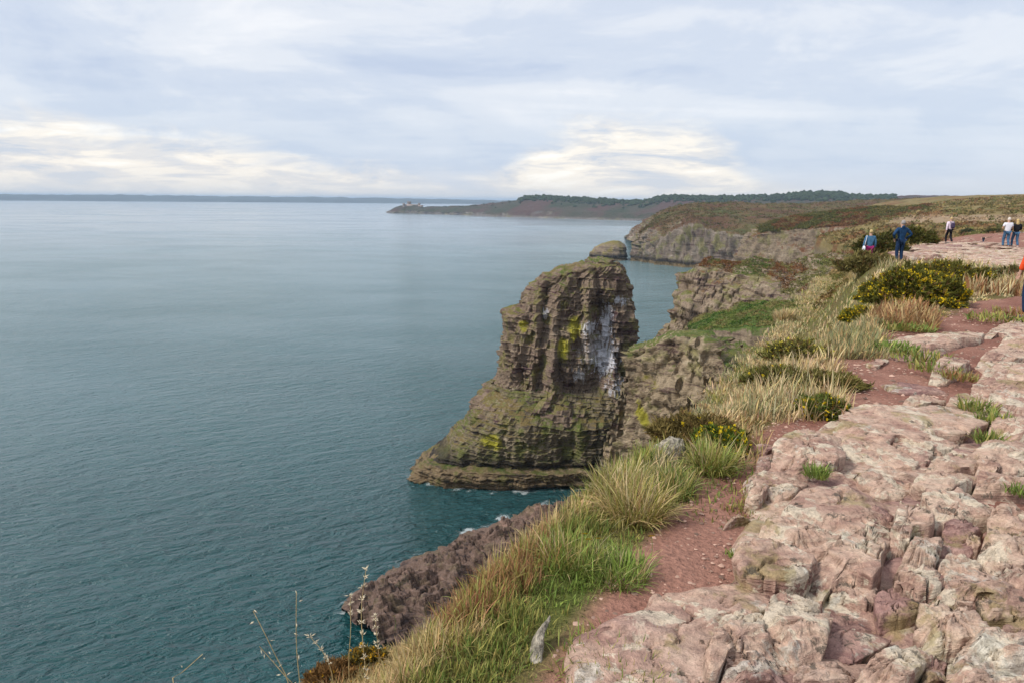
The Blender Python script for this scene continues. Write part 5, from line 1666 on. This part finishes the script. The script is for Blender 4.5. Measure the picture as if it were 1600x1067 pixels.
def person(px, py, D, height, heading, label, top, legs, shoes, hair, arms='down', stride=0.0, long_hair=False, bag=None, short_sleeve=False, jacket_len=0.0, zfoot=None, hood=False, skirt=False):
    """a walker; heading = direction faced (0 = away from the camera), joints in metres at 1.75 m tall"""
    foot = atd(px, py, D)
    z = float(G(foot[0], foot[1])) if zfoot is None else zfoot
    root = thing('person', label, 'person', (foot[0], foot[1], z), 'walkers on the cliff path', rz=heading)
    root.scale = (height / 1.75,) * 3
    S = stride
    hipL, hipR = (-.095, 0, .92), (.095, 0, .92)
    kneeL, kneeR = (-.10, .04 + .18 * S, .50), (.10, .04 - .06 * S, .50)
    ankL, ankR = (-.10, -.02 + .20 * S, .09), (.10, -.02 - .30 * S, .09 + .06 * abs(S))
    toeL, toeR = (-.11, .14 + .20 * S, .035), (.11, .13 - .30 * S, .035)
    shL, shR = (-.185, 0, 1.42), (.185, 0, 1.42)
    if arms == 'hips':
        elL, elR = (-.40, -.08, 1.20), (.40, -.08, 1.20)
        wrL, wrR = (-.24, .08, 1.02), (.24, .08, 1.02)
        hd = {-1: (0.5, 0.5, -.7), 1: (-0.5, 0.5, -.7)}
    elif arms == 'front':
        elL, elR = (-.27, .02, 1.16), (.27, .02, 1.16)
        wrL, wrR = (-.18, .22, 1.10), (.18, .22, 1.10)
        hd = {-1: (0.6, 0.7, .1), 1: (-0.6, 0.7, .1)}
    else:
        elL, elR = (-.25, -.03 - .05 * S, 1.15), (.25, -.02 + .05 * S, 1.15)
        wrL, wrR = (-.26, .06 - .16 * S, .90), (.26, .06 + .16 * S, .90)
        hd = {-1: (0.0, 0.25, -1), 1: (0.0, 0.25, -1)}
    J = [((0, 0, .96), (.13, .10)), ((0, 0, 1.15), (.12, .09)), ((0, 0, 1.36), (.14, .10)), ((0, -.01, 1.49), .055), ((0, .01, 1.57), (.072, .085)), ((0, .015, 1.66), (.078, .098)), ((0, .0, 1.735), (.05, .06)),
         (shL, .055), (elL, .040), (wrL, .027), (shR, .055), (elR, .040), (wrR, .027),
         (hipL, .085), (kneeL, .055), (ankL, .036), (toeL, .030), (hipR, .085), (kneeR, .055), (ankR, .036), (toeR, .030)]
    Ed = [(0, 1), (1, 2), (2, 3), (3, 4), (4, 5), (5, 6), (2, 7), (7, 8), (8, 9), (2, 10), (10, 11), (11, 12), (0, 13), (13, 14), (14, 15), (15, 16), (0, 17), (17, 18), (18, 19), (19, 20)]
    # nose and ears, then hands with four fingers and a thumb
    def addj(p, r, to):
        J.append((p, r)); Ed.append((to, len(J) - 1)); return len(J) - 1
    addj((0, .125, 1.635), .012, 5)
    for sd, w, wi in ((-1, wrL, 9), (1, wrR, 12)):
        d = Vector(hd[sd]).normalized()
        sdv = Vector((0, 1, 0)).cross(d)
        sdv = sdv.normalized() if sdv.length > 0.1 else Vector((1, 0, 0))
        q = d.cross(sdv).normalized()
        palm = addj(tuple(Vector(w) + d * .07), (.030, .018), wi)
        for k, (o_, L) in enumerate(((-.027, .062), (-.009, .074), (.009, .070), (.027, .055))):
            a = addj(tuple(Vector(w) + d * .10 + q * o_), .0095, palm)
            b = addj(tuple(Vector(w) + d * (.10 + L * .6) + q * o_ * 1.05 - sdv * sd * .012), .0085, a)
            addj(tuple(Vector(w) + d * (.10 + L) + q * o_ * 1.05 - sdv * sd * .028), .0075, b)
        a = addj(tuple(Vector(w) + d * .055 + q * .040), .0105, palm)
        addj(tuple(Vector(w) + d * .085 + q * .058 - sdv * sd * .012), .0085, a)
    skin_mesh('body', J, Ed, SKIN, root)
    # clothes over the body
    tj = [((0, 0, .90 - jacket_len), (.165, .13)), ((0, 0, 1.12), (.155, .125)), ((0, 0, 1.36), (.175, .135)), ((0, -.01, 1.475), (.085, .08)), (shL, .082), (elL, .062), (shR, .082), (elR, .062)]
    te = [(0, 1), (1, 2), (2, 3), (2, 4), (4, 5), (2, 6), (6, 7)]
    if not short_sleeve:
        tj += [(wrL, .046), (wrR, .046)]
        te += [(5, 8), (7, 9)]
    else:
        tj[5] = (tuple(np.array(shL) * .35 + np.array(elL) * .65), .064); tj[7] = (tuple(np.array(shR) * .35 + np.array(elR) * .65), .064)
    up = skin_mesh('jacket' if not short_sleeve else 'shirt', tj, te, top, root)
    if hood:
        skin_mesh('hood', [((0, -.07, 1.44), (.10, .05)), ((0, -.075, 1.53), (.085, .045)), ((0, -.05, 1.575), (.05, .03))], [(0, 1), (1, 2)], top, up)
    lj = [((0, 0, .98), (.150, .118)), (hipL, .102), (kneeL, .076), (tuple(np.array(ankL) + np.array((0, 0, .03))), .062), (hipR, .102), (kneeR, .076), (tuple(np.array(ankR) + np.array((0, 0, .03))), .062)]
    skin_mesh('trousers', lj, [(0, 1), (1, 2), (2, 3), (0, 4), (4, 5), (5, 6)], legs, root)
    for a_, t_ in ((ankL, toeL), (ankR, toeR)):
        heel = (a_[0], a_[1] - .05, max(.04, a_[2] - .05))
        skin_mesh('shoe', [(heel, (.045, .04)), ((a_[0], a_[1], a_[2] - .02), (.048, .045)), ((t_[0], t_[1] - .02, t_[2] + .005), (.046, .032)), ((t_[0], t_[1] + .04, t_[2] - .003), (.036, .024))], [(0, 1), (1, 2), (2, 3)], shoes, root)
    hj = [((0, -.035, 1.60), (.085, .07)), ((0, -.025, 1.68), (.098, .095)), ((0, .0, 1.745), (.075, .08)), ((0, .05, 1.755), (.055, .03))]
    he = [(0, 1), (1, 2), (2, 3)]
    if long_hair:
        hj += [((0, -.07, 1.50), (.11, .06)), ((0, -.08, 1.42), (.09, .04))]
        he += [(0, 4), (4, 5)]
    skin_mesh('hair', hj, he, hair, root)
    R = Matrix.Rotation(heading, 3, 'Z')
    k = height / 1.75

    def carried(name, label_, cat, loc):
        w = Vector((foot[0], foot[1], z)) + R @ (Vector(loc) * k)
        t = thing(name, label_, cat, tuple(w), rz=heading)
        t.scale = (k,) * 3
        return t
    if bag == 'rucksack':
        t = carried('rucksack', 'dark purple rucksack on the back of the walker in pink', 'rucksack', (0.03, -.20, 1.22))
        skin_mesh('pack', [((0, 0, -.20), (.14, .075)), ((0, -.02, -.05), (.155, .10)), ((0, 0, .12), (.14, .085)), ((0, .02, .2), (.08, .05))], [(0, 1), (1, 2), (2, 3)], MAT['purple'], t)
        skin_mesh('pocket', [((0, -.11, -.14), (.10, .03)), ((0, -.12, -.03), (.10, .04))], [(0, 1)], MAT['purple'], t)
        for sx in (-1, 1):
            skin_mesh('strap', [((sx * .10, .02, .15), .018), ((sx * .12, .12, .26), .018), ((sx * .12, .26, .16), .018), ((sx * .12, .30, .0), .018)], [(0, 1), (1, 2), (2, 3)], MAT['purple'], t, 1)
    elif bag == 'tote':
        t = carried('shoulder_bag', 'white shoulder bag carried by the woman in blue and magenta', 'bag', (-.27, -.06, 0.92))
        skin_mesh('pouch', [((0, 0, -.20), (.06, .17)), ((0, 0, -.05), (.07, .17)), ((0, 0, .10), (.03, .12))], [(0, 1), (1, 2)], MAT['white'], t)
        skin_mesh('strap', [((0, .06, .12), .014), ((.06, .03, .55), .014), ((.08, -.04, .57), .014), ((0, -.08, .12), .014)], [(0, 1), (1, 2), (2, 3)], MAT['white'], t, 1)
    return root


MAT = {
    'navy': plain('navy_jacket', (0.010, 0.042, 0.105), 0.7, 0.25, 12), 'denim_dark': plain('dark_trousers', (0.012, 0.030, 0.075), 0.85, 0.25, 14), 'black': plain('black_cloth', (0.012, 0.012, 0.016), 0.85, 0.2, 12),
    'jeans': plain('blue_jeans', (0.055, 0.125, 0.22), 0.85, 0.25, 14), 'white': plain('white_cloth', (0.72, 0.72, 0.78), 0.8, 0.06, 10), 'pink': plain('pale_pink_top', (0.70, 0.58, 0.66), 0.8, 0.08, 10),
    'purple': plain('purple_pack', (0.055, 0.04, 0.08), 0.8, 0.25, 14), 'blue': plain('blue_fleece', (0.06, 0.15, 0.26), 0.85, 0.2, 12), 'magenta': plain('magenta_cloth', (0.28, 0.02, 0.12), 0.85, 0.2, 12),
    'orange': plain('orange_jacket', (0.80, 0.085, 0.02), 0.6, 0.12, 8), 'shoe': plain('grey_shoe', (0.10, 0.10, 0.12), 0.7, 0.2, 20), 'light_shoe': plain('pale_shoe', (0.55, 0.50, 0.48), 0.7, 0.1, 20),
    'grey_hair': plain('grey_hair', (0.30, 0.27, 0.26), 0.7, 0.2, 40), 'blond': plain('blond_hair', (0.48, 0.35, 0.16), 0.6, 0.2, 40), 'brown_hair': plain('brown_hair', (0.20, 0.10, 0.05), 0.6, 0.2, 40),
    'dark_hair': plain('dark_hair', (0.03, 0.022, 0.018), 0.6, 0.2, 40), 'white_hair': plain('white_hair', (0.62, 0.56, 0.50), 0.7, 0.1, 40),
}


def build_people():
    M = MAT
    person(1405, 399, 32.5, 1.72, rad(6), 'man in navy hooded jacket, hands at his hips, looking over the brink', M['navy'], M['denim_dark'], M['shoe'], M['grey_hair'], arms='hips', jacket_len=0.08, hood=True, zfoot=None)
    person(1357, 400, 35.0, 1.62, rad(-8), 'woman in blue top and magenta trousers below the brow of the path', M['blue'], M['magenta'], M['shoe'], M['blond'], bag='tote', zfoot=None)
    person(1483, 369, 53.0, 1.70, rad(0), 'walker in pale pink top and black trousers, back turned', M['pink'], M['black'], M['shoe'], M['blond'], arms='down', stride=0.7, bag='rucksack')
    person(1573, 370, 50.0, 1.76, rad(-10), 'man in white T-shirt and jeans walking away', M['white'], M['jeans'], M['shoe'], M['white_hair'], arms='front', stride=0.45, short_sleeve=True)
    person(1587, 369, 50.5, 1.68, rad(-14), 'woman with long blond hair in black jacket beside the white T-shirt', M['black'], M['jeans'], M['light_shoe'], M['blond'], arms='front', stride=0.7, long_hair=True)
    person(1613, 470, 15.5, 1.74, rad(4), 'walker in orange jacket cut by the right edge', M['orange'], M['denim_dark'], M['shoe'], M['brown_hair'], arms='down', jacket_len=0.18)
    person(1541, 345, 185.0, 1.72, rad(170), 'distant walker in dark open jacket and white shirt on the pale track', M['black'], M['denim_dark'], M['shoe'], M['dark_hair'])
    person(1429, 337, 178.0, 1.72, rad(20), 'distant walker in dark blue, left of a pair on the heath', M['denim_dark'], M['black'], M['shoe'], M['dark_hair'])
    person(1433, 337, 180.0, 1.78, rad(-10), 'distant walker in purple, right of a pair on the heath', M['purple'], M['jeans'], M['shoe'], M['grey_hair'])
    person(1374, 335, 190.0, 1.70, rad(0), 'distant walker in white top and dark trousers low on the heath', M['white'], M['black'], M['shoe'], M['dark_hair'])
    person(1326, 332, 215.0, 1.75, rad(90), 'farthest walker in dark clothes at the left end of the heath', M['black'], M['black'], M['shoe'], M['dark_hair'])


build_people()


# ------------------------------------------------------------------ fort at the tip of the far headland
def box(x0, x1, y0, y1, z0, z1):
    V = np.array([(x, y, z) for z in (z0, z1) for y in (y0, y1) for x in (x0, x1)], float)
    F = np.array([[0, 2, 3, 1], [4, 5, 7, 6], [0, 1, 5, 4], [2, 6, 7, 3], [0, 4, 6, 2], [1, 3, 7, 5]])
    return V, F


def build_fort():
    m = plain('fort_stone', (0.33, 0.26, 0.22), 0.95, 0.2, 0.3)
    b = atd(639, 321, 2830)
    root = thing('fort', 'small stone fort with a round tower on the rocky tip of the far headland', 'fort', (b[0], b[1], b[2] - 4))
    th = np.linspace(0, 2 * math.pi, 18, endpoint=False)
    def drum(cx, cy, r0, r1, z0, z1):
        rows = [(r0, z0), (r1, z1), (r1 * 1.12, z1 + 0.4), (r1 * 1.12, z1 + 2.2), (r1 * 0.9, z1 + 2.2), (0.01, z1 + 2.2)]
        V = np.array([(cx + r * math.cos(a), cy + r * math.sin(a), z) for r, z in rows for a in th])
        return V, grid_faces(len(rows), 18, True)
    V, F = drum(b[0], b[1] + 8, 8, 7.0, b[2] - 5, b[2] + 12)
    part('keep', V, F, m, root)
    V, F = box(b[0] - 20, b[0] + 42, b[1] - 6, b[1] + 24, b[2] - 8, b[2] + 3)
    part('curtain_wall', V, F, m, root)
    for dx, r, h in ((-20, 4.5, 5), (42, 5.0, 6)):
        V, F = drum(b[0] + dx, b[1] - 6, r, r * .95, b[2] - 8, b[2] + h)
        part('tower', V, F, m, root)
    b2 = atd(657, 323, 2800)
    V, F = box(b2[0] - 9, b2[0] + 9, b2[1], b2[1] + 14, b2[2] - 6, b2[2] + 5)
    part('gatehouse', V, F, m, root)


build_fort()


# ------------------------------------------------------------------ surf where the swell meets the rock
def build_foam():
    m, t, b, o = new_mat('surf')
    t.put(b.inputs['Base Color'], (0.62, 0.69, 0.69))
    t.put(b.inputs['Roughness'], 0.7)
    pos = t.node('ShaderNodeNewGeometry').outputs['Position']
    e = t.node('ShaderNodeAttribute', attribute_name='edge').outputs['Fac']
    n = t.noise(pos, 1.1, 8, 0.72, 0.8)
    nb = t.noise(pos, 0.22, 3, 0.5)
    k = t.math('ADD', t.math('MULTIPLY', t.math('SUBTRACT', n, 0.5), 1.6), t.math('ADD', t.math('MULTIPLY', t.math('SUBTRACT', nb, 0.56), 2.2), t.math('MULTIPLY', e, 0.55)))
    tr = t.node('ShaderNodeBsdfTransparent')
    mx = t.node('ShaderNodeMixShader')
    t.l.new(t.math('MULTIPLY', t.ss(k, 0.48, 0.95), 0.6), mx.inputs[0])
    t.l.new(tr.outputs[0], mx.inputs[1]); t.l.new(b.outputs[0], mx.inputs[2]); t.l.new(mx.outputs[0], o.inputs[0])
    V, F, E_, k0 = [], [], [], 0
    lines = [([(520, 958), (532, 940), (545, 928), (585, 903), (618, 876), (680, 844), (755, 818), (826, 790), (876, 774)], 2.2, 1.6), ([(634, 740), (642, 750), (668, 758), (700, 764), (740, 769), (800, 772), (880, 766), (940, 752)], 1.3, 2.0)]
    for pts, wout, win in lines:
        L = resample(np.array([atz(a, b_, SEA + 0.03) for a, b_ in pts]), 160)
        d = np.gradient(L, axis=0); d /= np.linalg.norm(d, axis=1)[:, None]
        nrm = np.stack([-d[:, 1], d[:, 0], np.zeros(len(d))], 1)
        if pts[0][0] > 600: nrm = -nrm
        for i, f in enumerate((-1.0, -0.4, 0.0, 0.4, 1.0)):
            V.append(L + nrm * (f * (wout if f > 0 else win)))
            E_.append(np.full(160, 1 - max(f, 0.0) * 1.4))
        F.append(grid_faces(5, 160) + k0); k0 += 800
    ob = link('surf', mesh_data('surf', np.vstack(V), np.vstack(F), m, attrs={'edge': np.concatenate(E_)}))
    tag(ob, 'thin white surf where the swell meets the rocks', 'surf', kind='stuff')


build_foam()


# ------------------------------------------------------------------ haze
def build_haze():
    m = bpy.data.materials.new('haze')
    m.use_nodes = True
    t = NT(m.node_tree)
    t.n.clear()
    out = t.node('ShaderNodeOutputMaterial')
    v = t.node('ShaderNodeVolumePrincipled')
    t.put(v.inputs['Color'], (0.62, 0.80, 1.0))
    t.put(v.inputs['Density'], 0.000085)
    t.put(v.inputs['Anisotropy'], 0.0)
    t.l.new(v.outputs[0], out.inputs['Volume'])
    V, F = box(-31000, 31000, -31000, 31000, SEA - 6, 60)
    o = link('haze', mesh_data('haze', V, F, m))
    tag(o, 'thin blue haze over the sea', 'haze', kind='stuff')


build_haze()
